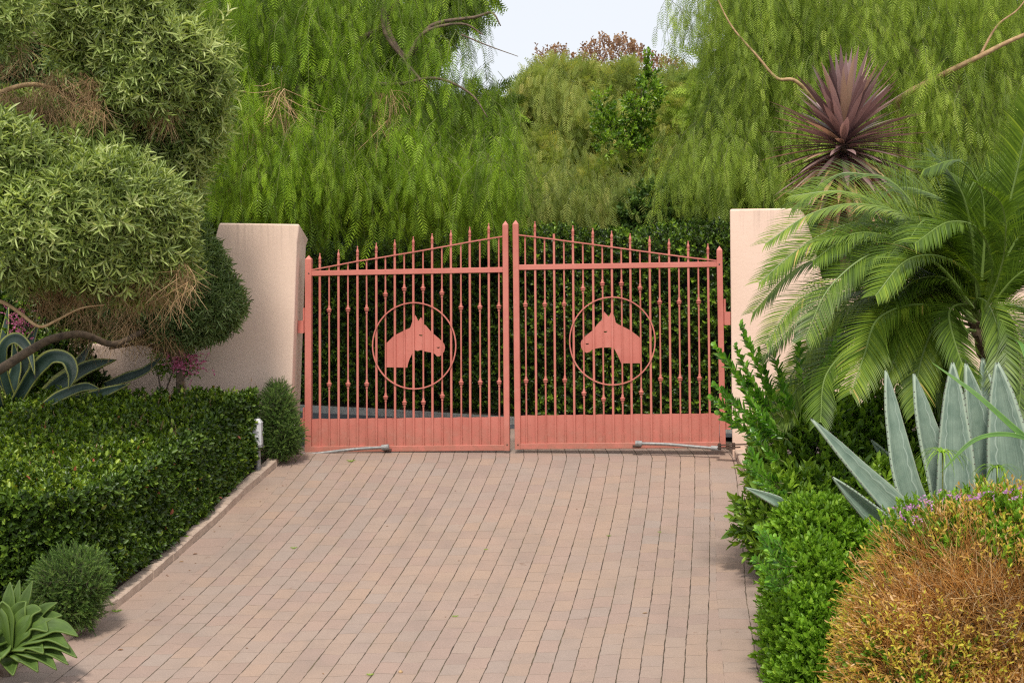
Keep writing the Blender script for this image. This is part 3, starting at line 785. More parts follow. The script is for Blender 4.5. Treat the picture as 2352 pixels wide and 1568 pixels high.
# hinges with their wall plates
def hinge(root, Z, x, xw, y0, y1, yp0, yp1):
    s = 1 if xw > x else -1
    V, F = tube([Z(x + s*3, y1, -.0), Z(x + s*3, y0, -.0)], .014, 10); b = mk('hinge', V, F, M['paint'], root)
    m = (x + s*3 + xw) / 2; w = np.linalg.norm(Z(x, y0) - Z(xw, y0))
    V, F = beam(Z(m, yp1), Z(m, yp0), w, .06, gd, .003); mk('hinge_plate', V, F, M['paint'], b)
hinge(GL, ZL, 106, 68, 598, 752, 678, 756)
hinge(GL, ZL, 106, 84, 1222, 1375, 1290, 1375)
hinge(GR, ZR, 1406, 1444, 542, 700, 622, 705)
hinge(GR, ZR, 1418, 1446, 1295, 1358, 1295, 1358)

# operator arms and their boxes
def operator(label, Z, xa, ya, xb, yb, link, box, padlock=None):
    root = empty('gate_opener', box[0] if False else Z(xb, yb + 20, .2), label, "gate opener", "gate openers at the drive edges")
    s = 1 if xb > xa else -1
    A = Z(xa, ya, .10); B = Z(xb, yb, .16)
    V, F = tube(smoothline([A, A + (B-A)*.35 + [0,0,.012], A + (B-A)*.7 + [0,0,.006], B]), .018, 12); mk('arm', V, F, M['galv'], root, smooth=True)
    V, F = tube([A - (B-A)*.02, A + (B-A)*.06], .034, 12); mk('bracket', V, F, M['galv'], root)
    V, F = boxm(A + [0, .05, -.035], .09, .10, .02); mk('clevis', V, F, M['rust'], root)
    V, F = tube([B - (B-A)*.09, B + (B-A)*.02], .032, 12); mk('elbow', V, F, M['galv'], root)
    parts = []
    C, D = link
    parts.append(beam(C, D, .05, .012, np.array([0, 1., 0])))
    parts.append(beam(C - [0, 0, .03], C + (D-C)*.45 - [0, 0, .03], .05, .012, np.array([0, 1., 0])))
    for t in (.04, .2, .32): parts.append(boxm(C + (D-C)*t - [0, 0, .015], .03, .04, .07))
    V, F = merge(parts); mk('link_bar', V, F, M['rust'], root)
    c, w, hh = box
    V, F = boxm(c + [0, 0, hh*.42], w, w*1.2, hh*.84); b = mk('housing', V, F, M['greybox'], root)
    bevel(b, .012)
    z = c[2] + hh*.84; q = w*.5
    V = [c + [sx*q*1.03, sy*q*1.25, hh*.84] for sx, sy in ((-1,-1),(1,-1),(1,1),(-1,1))] + [c + [sx*q*.45, sy*q*.5, hh] for sx, sy in ((-1,-1),(1,-1),(1,1),(-1,1))]
    mk('housing_lid', V, [(0,1,5,4),(1,2,6,5),(2,3,7,6),(3,0,4,7),(4,5,6,7)], M['greybox'], b)
    V, F = tube([c, c - [0, 0, .35]], .03, 8); mk('stand_post', V, F, M['galv'], root)
    V, F = boxm(c + [0, 0, -.01], w*1.15, w*1.3, .02); mk('base_plate', V, F, M['galv'], root)
    if padlock is not None:
        V, F = boxm(padlock, .05, .02, .045); k = mk('padlock', V, F, M['brass'], root)
        V, F = tube(smoothline([padlock + [-.015, 0, .02], padlock + [-.015, 0, .045], padlock + [0, 0, .055], padlock + [.015, 0, .045], padlock + [.015, 0, .02]], 4), .004, 6); mk('shackle', V, F, M['galv'], k)
operator("galvanised gate opener arm with grey box by the round bush", ZL, 625, 1470, 62, 1525,
         (W(686,1036,16.35), W(592,1026,16.2)), (W(592,1022,15.4), .10, .29))
operator("galvanised gate opener arm with grey box and brass padlock by the peach pillar", ZR, 860, 1447, 1370, 1480,
         (W(1648,1022,15.75), W(1765,1018,15.6)), (W(1741,1016,15.55), .11, .24), W(1721,1030,15.6))
exec_marker = 0

# ================================================================== BACK HEDGE (behind the gate)
bh = empty('hedge', (0, 21, 0), "tall dark clipped hedge seen through the bars of the gate", "hedge")
hl = [(-9.2, 28.4), (-5.6, 25.3), (-3.1, 23.3), (-1.8, 22.4), (.25, 20.7), (2.7, 19.2), (6.2, 18.0)]
hp_ = smoothline([np.array([x, y, 0.]) for x, y in hl], 5)
seg = np.linalg.norm(np.diff(hp_[:, :2], axis=0), axis=1); cum = np.concatenate([[0], np.cumsum(seg)])
def hedge_at(s):
    x = np.interp(s, cum, hp_[:, 0]); y = np.interp(s, cum, hp_[:, 1])
    e = .05; dx = np.interp(s + e, cum, hp_[:, 0]) - np.interp(s - e, cum, hp_[:, 0]); dy = np.interp(s + e, cum, hp_[:, 1]) - np.interp(s - e, cum, hp_[:, 1])
    t = nrm(np.stack([dx, dy, 0*dx], 1)); n = np.stack([t[:, 1], -t[:, 0], 0*dx], 1); return np.stack([x, y, 0*x], 1), t, n
HH = 2.62
N1 = 24000
s_ = rng.uniform(0, cum[-1], N1); z_ = rng.uniform(.12, HH, N1) ; c0, t_, n_ = hedge_at(s_)
P = c0 + np.array([0, 0, 1.]) * z_[:, None]
off = .12 * wob(P, 3.2) - .22 * rng.random(N1) ** 1.5 + .10 + .06 * wob(P, 9)
P = P + n_ * off[:, None]
ax = n_ * .8 + np.array([0, 0, .55]) + rng.normal(0, .55, (N1, 3))
N2 = 8000
s2 = rng.uniform(0, cum[-1], N2); c2, t2, n2 = hedge_at(s2); dpt = rng.uniform(-1.1, .05, N2)
P2 = c2 + n2 * dpt[:, None] + np.array([0, 0, 1.]) * (HH + .12 * wob(c2 + n2*dpt[:, None], 2.7) + rng.uniform(-.2, .1, N2))[:, None]
ax2 = np.array([0, 0, 1.]) + rng.normal(0, .5, (N2, 3))
P = np.vstack([P, P2]); ax = np.vstack([ax, ax2])
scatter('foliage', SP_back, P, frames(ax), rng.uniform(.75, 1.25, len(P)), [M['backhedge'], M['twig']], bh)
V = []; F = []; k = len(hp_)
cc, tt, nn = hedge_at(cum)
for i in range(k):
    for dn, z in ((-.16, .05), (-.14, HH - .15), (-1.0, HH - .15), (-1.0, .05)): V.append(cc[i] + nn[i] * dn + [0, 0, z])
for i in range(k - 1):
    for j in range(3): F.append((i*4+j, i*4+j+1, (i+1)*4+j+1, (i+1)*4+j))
mk('shade_core', V, F, M['core'], bh)

# ================================================================== CLIPPED HEDGE left of the drive
fh = empty('hedge', (kerbL(13) - .8, 13, h(13)), "broad clipped glossy hedge with bright green top along the left kerb", "hedge")
ztY = [9.5, 11.3, 13, 14.4, 15.5, 16.3]; ztZ = [.06, .17, .28, .52, .78, .80]
ztop = lambda y: np.interp(y, ztY, ztZ)
hY0, hY1 = 11.35, 15.5
kxv = np.vectorize(kerbL); hv = np.vectorize(h)
N = 22000      # top
y = rng.uniform(hY0, hY1, N); edge = kxv(y) - .23
x = edge - rng.random(N) ** .9 * np.minimum(4.6, 5.4 + edge + 1.0 + (y - 11) * .0 + 0*y + 3)
P = np.stack([x, y, ztop(y) + 0*y], 1)
d_e = np.minimum(edge - x, 1)
P[:, 2] += .05 * wob(P, 4) + rng.uniform(-.09, .035, N) - .10 * np.exp(-d_e / .10)
ax = np.array([0, 0, 1.]) + rng.normal(0, .45, (N, 3))
N = 20000      # face along the kerb
y2 = rng.uniform(hY0, hY1, N); e2 = kxv(y2); g2 = hv(y2) + .09; t2 = rng.random(N); zt = ztop(y2)
z2 = g2 + (zt - g2) * t2
x2 = e2 - .20 - .05 * np.sin(t2 * 3) + .06 * np.sin(t2 * math.pi)
P2 = np.stack([x2, y2, z2], 1)
dk = (kxv(y2 + .1) - kxv(y2 - .1)) / .2
nf = nrm(np.stack([np.ones(N), -dk, .15*np.ones(N)], 1))
P2 += nf * (.05 * wob(P2, 5) + .03 * wob(P2, 13) - .14 * rng.random(N) ** 1.4 + .05)[:, None]
ax2 = nf * .75 + np.array([0, 0, .55]) + rng.normal(0, .5, (N, 3))
N = 6000      # end facing the camera
t3 = rng.random(N); x3 = kxv(hY0) - .15 - rng.random(N) * 3.2; zt3 = ztop(hY0); g3 = h(hY0) + .1
P3 = np.stack([x3, hY0 - .02 * np.ones(N) + .12 * rng.random(N) ** 1.5, g3 + (zt3 - g3) * t3], 1); P3[:, 1] -= .06 * wob(P3, 5)
ax3 = np.array([0, -.8, .5]) + rng.normal(0, .5, (N, 3))
N = 3000      # far end by the pillar
t4 = rng.random(N); x4 = kxv(hY1) - .15 - rng.random(N) * 2
P4 = np.stack([x4, hY1 + .05 * rng.random(N), h(hY1) + .1 + (ztop(hY1) - .1) * t4], 1); ax4 = np.array([.2, .5, .5]) + rng.normal(0, .5, (N, 3))
P = np.vstack([P, P2, P3, P4]); ax = np.vstack([ax, ax2, ax3, ax4])
nt_ = 22000; side = np.arange(len(P)) >= nt_
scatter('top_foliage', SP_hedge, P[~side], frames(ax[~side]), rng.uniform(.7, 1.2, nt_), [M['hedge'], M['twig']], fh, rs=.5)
scatter('side_foliage', SP_hedge, P[side], frames(ax[side]), rng.uniform(.75, 1.25, side.sum()), [M['hedge_side_shade'], M['twig']], fh, rs=.5)
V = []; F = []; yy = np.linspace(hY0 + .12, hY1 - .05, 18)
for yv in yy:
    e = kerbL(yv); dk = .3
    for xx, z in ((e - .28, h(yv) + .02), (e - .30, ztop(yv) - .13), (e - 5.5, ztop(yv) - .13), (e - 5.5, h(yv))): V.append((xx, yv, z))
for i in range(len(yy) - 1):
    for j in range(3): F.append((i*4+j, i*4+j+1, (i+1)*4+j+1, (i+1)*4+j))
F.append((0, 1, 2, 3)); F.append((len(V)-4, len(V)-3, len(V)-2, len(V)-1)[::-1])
mk('shade_core', V, F, M['core'], fh)
# red new shoots on top of the hedge
n = 90; y = rng.uniform(12.5, 16, n); x = kxv(y) - .2 - rng.random(n) * 1.8; P = np.stack([x, y, ztop(y) + .01], 1)
place_parts('new_shoot', SP_gold, P, frames(np.array([0, 0, 1.]) + rng.normal(0, .3, (n, 3))), rng.uniform(.7, 1.2, n), [M['redleaf'], M['twig']], fh)

# ================================================================== generic leafy mass
def mass(name, label, cat, blobs, n, tpls, mat, base, group=None, up=.4, rnds=.55, scl=(.8, 1.25), depth=.3, corek=.7, twig='twig', amp=.1, f=3.5, bias=.6, zmin=None, coremat='core', root=None, part='foliage', rbias=None, outw=.8):
    r = root or empty(name, base, label, cat, group)
    P, Nn = sample_blobs(blobs, n, depth, bias, amp, f, zmin)
    ax = Nn * outw + np.array([0, 0, up]) + rng.normal(0, rnds, (n, 3))
    scatter(part, tpls, P, frames(ax), rng.uniform(*scl, n), [M[mat], M[twig]], r, rbias=rbias)
    if corek: core('shade_core', blobs, M[coremat], r, corek)
    return r

# ------------------------------------------------------------------ left: narrow-leaved tree in clipped clouds
tA = empty('clipped_tree', W(-160, 1100, 14.2), "near cloud pruned tree with narrow grey green leaves and bare tan branches", "tree")
upper = [blobP(270,40,135,110,14.2), blobP(430,170,90,115,14.4), blobP(350,160,120,100,14.1), blobP(225,100,80,70,14.2), blobP(-15,30,65,75,13.3),
         blobP(430,300,65,75,14.5), blobP(300,-70,150,80,14.3), blobP(240,345,150,50,14.5), blobP(395,385,60,60,14.6), blobP(60,290,80,50,14.4)]
midb = [blobP(-10,390,120,100,12.9), blobP(200,480,160,110,13.2), blobP(300,530,125,120,13.5), blobP(60,530,140,95,12.9), blobP(180,560,170,75,13.2), blobP(350,610,75,65,13.9)]
P, Nn = sample_blobs(upper, 9200, .5, .65, .34, 5.0)
ax = Nn * .9 + np.array([0, 0, .15]) + rng.normal(0, .55, (len(P), 3))
scatter('crown', SP_olive, P, frames(ax), rng.uniform(.75, 1.2, len(P)), [M['olive'], M['twig']], tA)
P, Nn = sample_blobs(midb, 8000, .4, .65, .24, 5.5)
keep = P[:, 2] > W(0, 682, 13.2)[2] - .05 * rng.random(len(P)); P = P[keep]; Nn = Nn[keep]
ax = Nn * .9 + np.array([0, 0, .25]) + rng.normal(0, .5, (len(P), 3))
scatter('crown', SP_olive, P, frames(ax), rng.uniform(.75, 1.15, len(P)), [M['olive'], M['twig']], tA)
core('shade_core', upper, M['core'], tA, .5)
P1, N1_ = sample_blobs(upper, 700, .04, .5, .4, 6.0); P2_, N2_ = sample_blobs(midb, 650, .04, .5, .3, 7.0)
k2 = P2_[:, 2] > W(0, 640, 13.2)[2]; P = np.vstack([P1, P2_[k2]]); Nn = np.vstack([N1_, N2_[k2]]); P = P + Nn * rng.uniform(0, .10, (len(P), 1))
scatter('loose_sprays', SP_olive, P, frames(Nn + np.array([0, 0, .3]) + rng.normal(0, .45, (len(P), 3))), rng.uniform(.8, 1.3, len(P)), [M['olive'], M['twig']], tA)
core('shade_core', [(c + np.array([0, .15, .08]), r) for c, r in midb], M['core'], tA, .62)
def deadtwigs(root, zones, tpl=DB, mat='deadtwig', name='dead_twigs', s=(.7, 1.3)):
    Ps = []
    for x0, x1, y0, y1, Y0, Y1, n in zones:
        for i in range(n): Ps.append(W(random.uniform(x0, x1), random.uniform(y0, y1), random.uniform(Y0, Y1)))
    P = np.array(Ps); ax = np.array([0, -.1, -1.]) + rng.normal(0, .45, (len(P), 3))
    scatter(name, tpl, P, frames(ax), rng.uniform(*s, len(P)), [M[mat]], root)
deadtwigs(tA, [(95,240,160,260,13.6,14.2,70), (310,390,180,270,13.8,14.2,34), (0,80,200,280,13.6,14.2,34), (80,300,570,680,13.0,13.6,60), (250,430,590,650,13.1,13.7,70), (-20,60,90,150,13.2,13.4,12), (60,400,640,700,13.2,13.8,30), (180,400,720,790,15.0,15.6,60)])
branch('branch', [W(-80,690,13.2), W(0,650,13.1), W(60,655,13.0), W(110,620,12.95), W(170,590,12.95)], .05, .025, M['barktan'], tA)
branch('branch', [W(-60,690,12.9), W(0,692,12.8), W(45,718,12.75), W(90,750,12.7), W(130,735,12.8), W(185,708,12.9), W(240,700,13.0)], .022, .006, M['barktan'], tA)
branch('branch', [W(-80,890,14.3), W(0,848,14.2), W(60,810,14.3), W(120,778,14.4), W(190,768,14.6), W(260,790,14.9), W(330,760,15.1)], .055, .03, M['bark'], tA)
branch('trunk', [W(-160,1150,14.2), W(-140,900,14.3), W(-90,600,14.0), W(-60,300,14.0), W(0,140,14.2), W(120,60,14.3)], .14, .05, M['bark'], tA)
branch('branch', [W(-90,250,14.1), W(60,195,14.1), W(150,215,14.2), W(210,230,14.3)], .03, .012, M['barktan'], tA)

tB = empty('clipped_tree', W(420, 1050, 15.6), "darker narrow leaved tree clipped to a cone in front of the pink pillar", "tree")
cone = [blobP(398,470,36,70,15.6,.35), blobP(402,600,78,92,15.6,.5), blobP(432,700,118,80,15.55,.5), blobP(370,640,140,110,15.6,.6), blobP(385,540,60,80,15.6,.4)]
P, Nn = sample_blobs(cone, 9500, .25, .6, .06, 4.5)
keep = P[:, 2] > W(0, 783, 15.6)[2] - .04 * rng.random(len(P)); P = P[keep]; Nn = Nn[keep]
ax = Nn * .9 + np.array([0, 0, .2]) + rng.normal(0, .5, (len(P), 3))
scatter('crown', SP_olive, P, frames(ax), rng.uniform(.55, .9, len(P)), [M['olive_dark'], M['twig']], tB)
core('shade_core', [(c + np.array([0, .05, .12]), r) for c, r in cone], M['core'], tB, .66)
branch('trunk', [W(420,1000,15.7), W(414,880,15.75), W(416,800,15.7), W(420,650,15.7)], .05, .04, M['bark'], tB)
branch('branch', [W(415,850,15.7), W(390,815,15.7), W(330,790,15.6), W(250,800,15.5)], .03, .015, M['bark'], tB)
deadtwigs(tB, [(400,430,760,790,15.3,15.6,20)], s=(.4, .8))

# dark tree filling the depth behind them
tD = mass('shade_tree', "deep green tree in the shade between the clipped trees and pepper tree", "tree",
     [blobP(150,330,260,170,16.9,.9), blobP(60,120,200,160,16.9,.9), blobP(370,390,80,100,17.2,.8), blobP(-40,620,260,140,17.3,.8), blobP(230,620,220,130,17.5,.6), blobP(375,560,40,120,17.6,.5)], 9000, SP_olive, 'olive_dark', W(100, 1050, 17.5),
     scl=(.8, 1.2), corek=.8)
branch('trunk', [W(200,1060,17.5), W(190,700,17.5), W(170,400,17.4)], .12, .08, M['bark'], tD)

# ================================================================== PEPPER TREES
tf = T()
for i in range(5): pinnate(tf, [random.uniform(-.05,.05), i*.03, random.uniform(-.05,.05)], [random.uniform(-.8,.8), 1, random.uniform(-.8,.8)], [random.uniform(-1,1), .2, 1], .26, 7, .075, .016, random.random(), .5)
def fill(root, bl, n, mat):
    P, Nn = sample_blobs(bl, n, .6, .6, .3, 3.0)
    scatter('inner_crown', [tf], P, frames(Nn * .4 + np.array([0, 0, -.7]) + rng.normal(0, .5, (len(P), 3))), rng.uniform(.8, 1.4, len(P)), [M[mat], M['greentwig']], root, rs=.8)
def clusters(poly_zones, per, spread, L, wt=None):
    """bough ends and the shoots hanging from each"""
    P = []; S = []
    for (x0, x1, y0, y1, Y0, Y1, n) in poly_zones:
        for i in range(n):
            c = W(random.uniform(x0, x1), random.uniform(y0, y1), random.uniform(Y0, Y1)); m = random.randint(*per)
            for k in range(m):
                o = rng.normal(0, 1, 3) * spread
                P.append(c + o); S.append(random.uniform(*L))
    return np.array(P), np.array(S)
tP = empty('pepper_tree', W(560, 1030, 20.3), "large weeping pepper tree drooping over the left gate leaf", "tree")
zp = [(440,860,-140,70,18.6,21.5,75), (860,1140,-160,30,18.6,21.5,34), (480,1150,60,200,18.6,21,30), (520,1160,150,300,18.3,21,50), (520,1165,270,390,18.0,20.5,80), (500,760,330,420,18.6,21,26), (640,1170,330,400,17.8,18.8,26),
      (470,620,100,350,18,20,24)]
P, S = clusters(zp, (7, 13), np.array([.22, .25, .14]), (.55, 1.1))
pj = CR.T @ (P - CP).T; qx = 1176 - FPX * pj[0] / pj[2]; qy = 784 + FPX * pj[1] / pj[2]
lim = np.interp(qy, [-200, 0, 60, 150, 250, 420], [1080, 1095, 1110, 1175, 1195, 1200]); P = P[qx < lim]; S = S[qx < lim]
pj = CR.T @ (P - CP).T; qx = 1176 - FPX * pj[0] / pj[2]; qy = 784 + FPX * pj[1] / pj[2]
gap = ((qx > 840) & (qx < 1090) & (qy < 140) & (rng.random(len(P)) < .2)); P = P[~gap]; S = S[~gap]
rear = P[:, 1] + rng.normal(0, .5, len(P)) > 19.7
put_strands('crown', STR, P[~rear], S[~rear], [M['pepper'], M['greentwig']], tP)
put_strands('inner_crown', STR, P[rear], S[rear], [M['pepper_inner_shade'], M['greentwig']], tP)
fill(tP, [blobP(x, y, a, b, 22.3, 1) for x, y, a, b in [(560,40,130,130),(740,60,110,120),(560,230,130,110),(760,240,120,110),(960,270,110,80),(1080,280,90,90),(930,90,90,80),(1020,-20,90,70)]], 3800, 'pepper_inner_shade')
branch('trunk', [W(560,1040,20.3), W(575,800,20.3), W(600,560,20.4), W(640,400,20.5), (W(700,200,20.4))], .3, .18, M['bark'], tP)
for pts, a, b in [([W(680,260,20.4), W(780,120,20), W(880,60,19.6), W(940,-60,19.5)], .07, .045), ([W(880,20,19.6), W(900,90,19.4), W(940,130,19.3), W(990,60,19.3), W(1090,40,19.2), W(1130,30,19.1), W(1150,60,19.1)], .045, .008),
                  ([W(900,-60,19.5), W(880,60,19.3), W(930,140,19.2), W(990,210,19.0)], .04, .012), ([W(660,250,20.4), W(760,185,19.6), W(900,195,19), W(1000,180,18.8), W(1080,215,18.7), W(1120,270,18.6)], .04, .006),
                  ([W(930,145,19.2), W(975,75,19.2), W(1060,55,19.2), W(1110,80,19.1)], .03, .008), ([W(640,350,20.4), W(760,330,19), W(860,340,18.6)], .05, .015), ([W(1060,80,18.8), W(1120,105,18.7), W(1190,130,18.6)], .012, .004)]:
    branch('branch', pts, a, b, M['bark'], tP)
deadtwigs(tP, [(520,600,250,420,18.6,19.5,22), (620,660,180,280,18.3,19,14), (860,900,200,300,18.3,18.8,8)], name='bare_twigs', s=(1.2, 2.4))

tR = empty('pepper_tree', W(2100, 1030, 22), "broad pale green pepper tree hanging behind the peach wall on the right", "tree")
zr = [(1690,2420,-180,80,20,24,140), (1650,2420,80,230,20,24,120), (1580,2420,230,330,20,23.5,115), (1580,2300,320,400,19.5,22,70), (1590,1700,-60,60,20.5,21,6), (1545,1600,-40,0,20.3,20.6,2), (1650,1950,-200,60,20.5,23,45)]
P, S = clusters(zr, (6, 12), np.array([.25, .3, .16]), (.55, 1.1))
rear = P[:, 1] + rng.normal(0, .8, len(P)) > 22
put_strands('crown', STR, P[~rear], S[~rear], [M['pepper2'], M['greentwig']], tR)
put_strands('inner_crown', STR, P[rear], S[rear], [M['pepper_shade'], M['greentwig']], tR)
fill(tR, [blobP(x, y, a, b, 24.5, 1) for x, y, a, b in [(1740,60,110,130),(1920,40,140,130),(2120,60,150,140),(2320,80,150,150),(1700,230,130,110),(1900,240,130,110),(2150,260,150,120),(2350,280,120,110)]], 5200, 'pepper2')
branch('trunk', [W(2120,1040,22.5), W(2130,700,22.5), W(2150,450,22.5), W(2200,200,22.6)], .32, .2, M['bark'], tR)
for pts, a, b in [([W(2160,420,22.4), W(2100,330,21.5), W(2060,240,20.6), W(2150,180,20.3), W(2250,130,20), W(2330,90,20), W(2480,30,20)], .06, .025),                   ([W(1640,-20,20.2), W(1680,60,20), W(1740,130,19.9), W(1785,180,19.8), W(1830,188,19.8), W(1900,260,20.2), W(2000,330,21.2)], .008, .035), ([W(2200,200,22.6), W(2000,60,22), W(1800,-30,21.5)], .12, .05), ([W(2250,130,20), W(2290,60,20), W(2340,20,20), W(2380,-40,20)], .02, .006)]:
    branch('branch', pts, a, b, M['barktan'] if a < .08 else M['bark'], tR)

# middle distance
tM = empty('pepper_tree', W(1400, 960, 28), "hazy yellow green pepper tree far behind the middle of the gate", "tree")
tf = T()
for i in range(5): pinnate(tf, [random.uniform(-.05,.05), i*.03, random.uniform(-.05,.05)], [random.uniform(-.8,.8), 1, random.uniform(-.8,.8)], [random.uniform(-1,1), .2, 1], .26, 7, .075, .016, random.random(), .5)
fb = [blobP(x, y, a, b, Y, .9) for x, y, a, b, Y in [(1235,260,60,60,27.5),(1300,215,60,45,28.5),(1400,240,70,50,28),(1350,330,80,80,27),(1250,400,80,90,26.5),(1540,240,60,50,27.5),(1600,330,90,90,26),(1500,390,90,90,25.5),(1400,450,100,80,25),(1620,440,90,80,24.5),(1300,480,90,60,24.6)]]
fb += [blobP(x, y, a, b, 28, .6) for x, y, a, b in [(1270,175,28,24),(1345,190,30,26),(1560,205,30,30),(1430,185,24,20)]]
P, Nn = sample_blobs(fb, 6800, .75, .7, .6, 3.6)
scatter('crown', [tf], P, frames(Nn * .8 + np.array([0, 0, -.1]) + rng.normal(0, .7, (len(P), 3))), rng.uniform(.7, 1.25, len(P)), [M['far'], M['greentwig']], tM, rs=.8)
core('shade_core', fb[:11], M['core'], tM, .32)
zm = [(1200,1560,190,260,26,30,10), (1180,1700,280,380,25,29,26), (1180,1720,360,440,24,28,24), (1200,1330,160,230,26,28,8), (1210,1660,400,480,22.6,23.6,42)]
P, S = clusters(zm, (6, 11), np.array([.3, .35, .18]), (.7, 1.2))
put_strands('crown', STF, P, S, [M['far'], M['greentwig']], tM)
branch('trunk', [W(1370,1000,28), W(1350,600,28), W(1380,420,28), W(1420,300,28)], .25, .12, M['bark'], tM)
branch('branch', [W(1370,430,27), W(1400,400,26), W(1460,370,25.8)], .06, .03, M['barktan'], tM)
tC = mass('broadleaf_tree', "dark broad leaved tree rising among the pale foliage below the sky", "tree",
     [blobP(1450,350,45,60,24.5,.5), blobP(1400,300,26,50,24.5,.5), blobP(1490,210,30,45,24.6,.4), blobP(1385,250,14,40,24.4,.3), blobP(1460,270,30,40,24.4,.3), blobP(1420,400,50,30,24.4,.3)], 620, SP_back, 'shrub', W(1440, 980, 24.5), scl=(1.0, 1.7), corek=0, amp=.4, f=5, depth=.7)
branch('trunk', [W(1450,1000,24.6), W(1450,600,24.6), W(1455,330,24.6), W(1480,200,24.6), W(1488,130,24.6)], .08, .02, M['bark'], tC)
P = np.array([W(1488 + random.uniform(-9, 9), y, 24.5) for y in np.linspace(118, 210, 40)])
scatter('top_shoot', SP_back, P, frames(np.array([0, 0, 1.]) + rng.normal(0, .5, (40, 3))), rng.uniform(.8, 1.3, 40), [M['shrub'], M['twig']], tC)
tS = empty('dry_shrub', W(1400, 500, 31), "reddish brown seeding shrub on the skyline beneath the pale sky", "shrub")
Ps = []
for i in range(900):
    x = random.uniform(1235, 1585); top = np.interp(x, [1245,1290,1330,1350,1370,1440,1480,1520,1575], [135,125,150,120,105,110,135,150,170])
    Ps.append(W(x, top - 8 + 95 * random.random() ** 1.3, random.uniform(30, 31.5)))
P = np.array(Ps); scatter('foliage', SP_vine, P, frames(np.array([0, 0, 1.3]) + rng.normal(0, .45, (len(P), 3))), rng.uniform(.8, 1.7, len(P)), [M['redleaf'], M['twig']], tS)
core('shade_core', [blobP(1420,420,220,190,33,2)], M['core'], tS, .9)
# undergrowth between hedge and hill
uG = [mass('bush', lab, "bush", bl, n, SP_back, mt, bs, scl=(1.2, 2.0), corek=.82) for lab, bl, n, mt, bs in [
    ("shaded bush under the left pepper tree above the hedge", [blobP(650,500,230,110,26.5,1.2), blobP(980,500,260,90,25.5,1.2)], 4200, 'backhedge', W(800, 960, 26)),
    ("mid green bush above the right half of the back hedge", [blobP(1330,510,180,60,24,.8), blobP(1560,500,160,75,23,.8), blobP(1760,480,140,90,22.5,.8)], 4200, 'rosemary', W(1500, 960, 24)),
    ("bushy growth behind the peach wall under the pepper tree", [blobP(1950,420,260,120,24.5,1), blobP(2280,380,200,170,24.5,1)], 3500, 'shrub', W(2050, 960, 24.5))]]

# ================================================================== SMALL ROUND BUSHES
mass('rosemary_bush', "dense green needle leaved bush at the foot of the pink pillar", "bush", [blobP(640,945,30,52,15.95,.25), blobP(655,1000,34,44,15.9,.25), blobP(640,1018,30,30,15.88,.2)], 3400, SP_rose, 'rosemary', ground(640, 1050), up=.5, scl=(.6, 1.25), corek=.7, amp=.28, f=9, rnds=.8)
mass('rosemary_bush', "small round needle leaved bush at the kerb below the glossy hedge", "bush", [blobP(168,1345,78,75,11.1,.26), blobP(150,1385,60,50,11.05,.2)], 3200, SP_rose, 'rosemary', ground(180, 1425), up=.5, scl=(.55, 1.15), corek=.66, amp=.28, f=11, rnds=.8)

mass('shade_shrub', "dark shaded shrub filling the corner behind the striped agave", "shrub", [blobP(40,840,170,85,16.1,.22), blobP(-60,780,160,120,16.1,.22), blobP(150,880,90,60,16.1,.2)], 1800, SP_back, 'backhedge', W(60,1060,16.1), corek=.85)
# bougainvillea
bg = empty('bougainvillea', W(420, 1000, 16.1), "bougainvillea with magenta bracts creeping by the pink pillar base", "climbing plant")
for pts in ([W(380,900,16.1), W(400,850,16), W(430,830,15.95), W(480,828,15.9)], [W(370,900,16.1), W(360,820,16.1), W(400,800,16)], [W(400,900,16.1), W(430,860,16), W(455,845,15.95)]):
    branch('stem', pts, .01, .004, M['twig'], bg, k=5)
P = np.array([W(random.uniform(355, 450), random.uniform(795, 862), random.uniform(15.85, 16.2)) for _ in range(260)])
scatter('leaves', SP_vine, P, frames(rng.normal(0, 1, (260, 3))), rng.uniform(.4, .7, 260), [M['shrub'], M['twig']], bg)
P = np.array([W(random.gauss(425, 26), random.gauss(832, 16), random.uniform(15.4, 15.55)) for _ in range(90)])
place_parts('bract', SP_vine, P, frames(rng.normal(0, 1, (90, 3))), rng.uniform(.35, .6, 90), [M['petal_pink'], M['twig']], bg)
bg2 = empty('flower_spray', W(40, 900, 15.5), "small spray of deep pink flowers beside the striped agave", "flower")
P = np.array([W(random.gauss(40, 13), random.gauss(740, 22), random.uniform(15.3, 15.5)) for _ in range(60)])
place_parts('blossom', SP_vine, P, frames(rng.normal(0, 1, (60, 3))), rng.uniform(.35, .55, 60), [M['petal_pink'], M['twig']], bg2)
branch('stem', [W(30,905,15.6), W(40,820,15.5), W(42,735,15.4)], .008, .004, M['twig'], bg2, k=5)

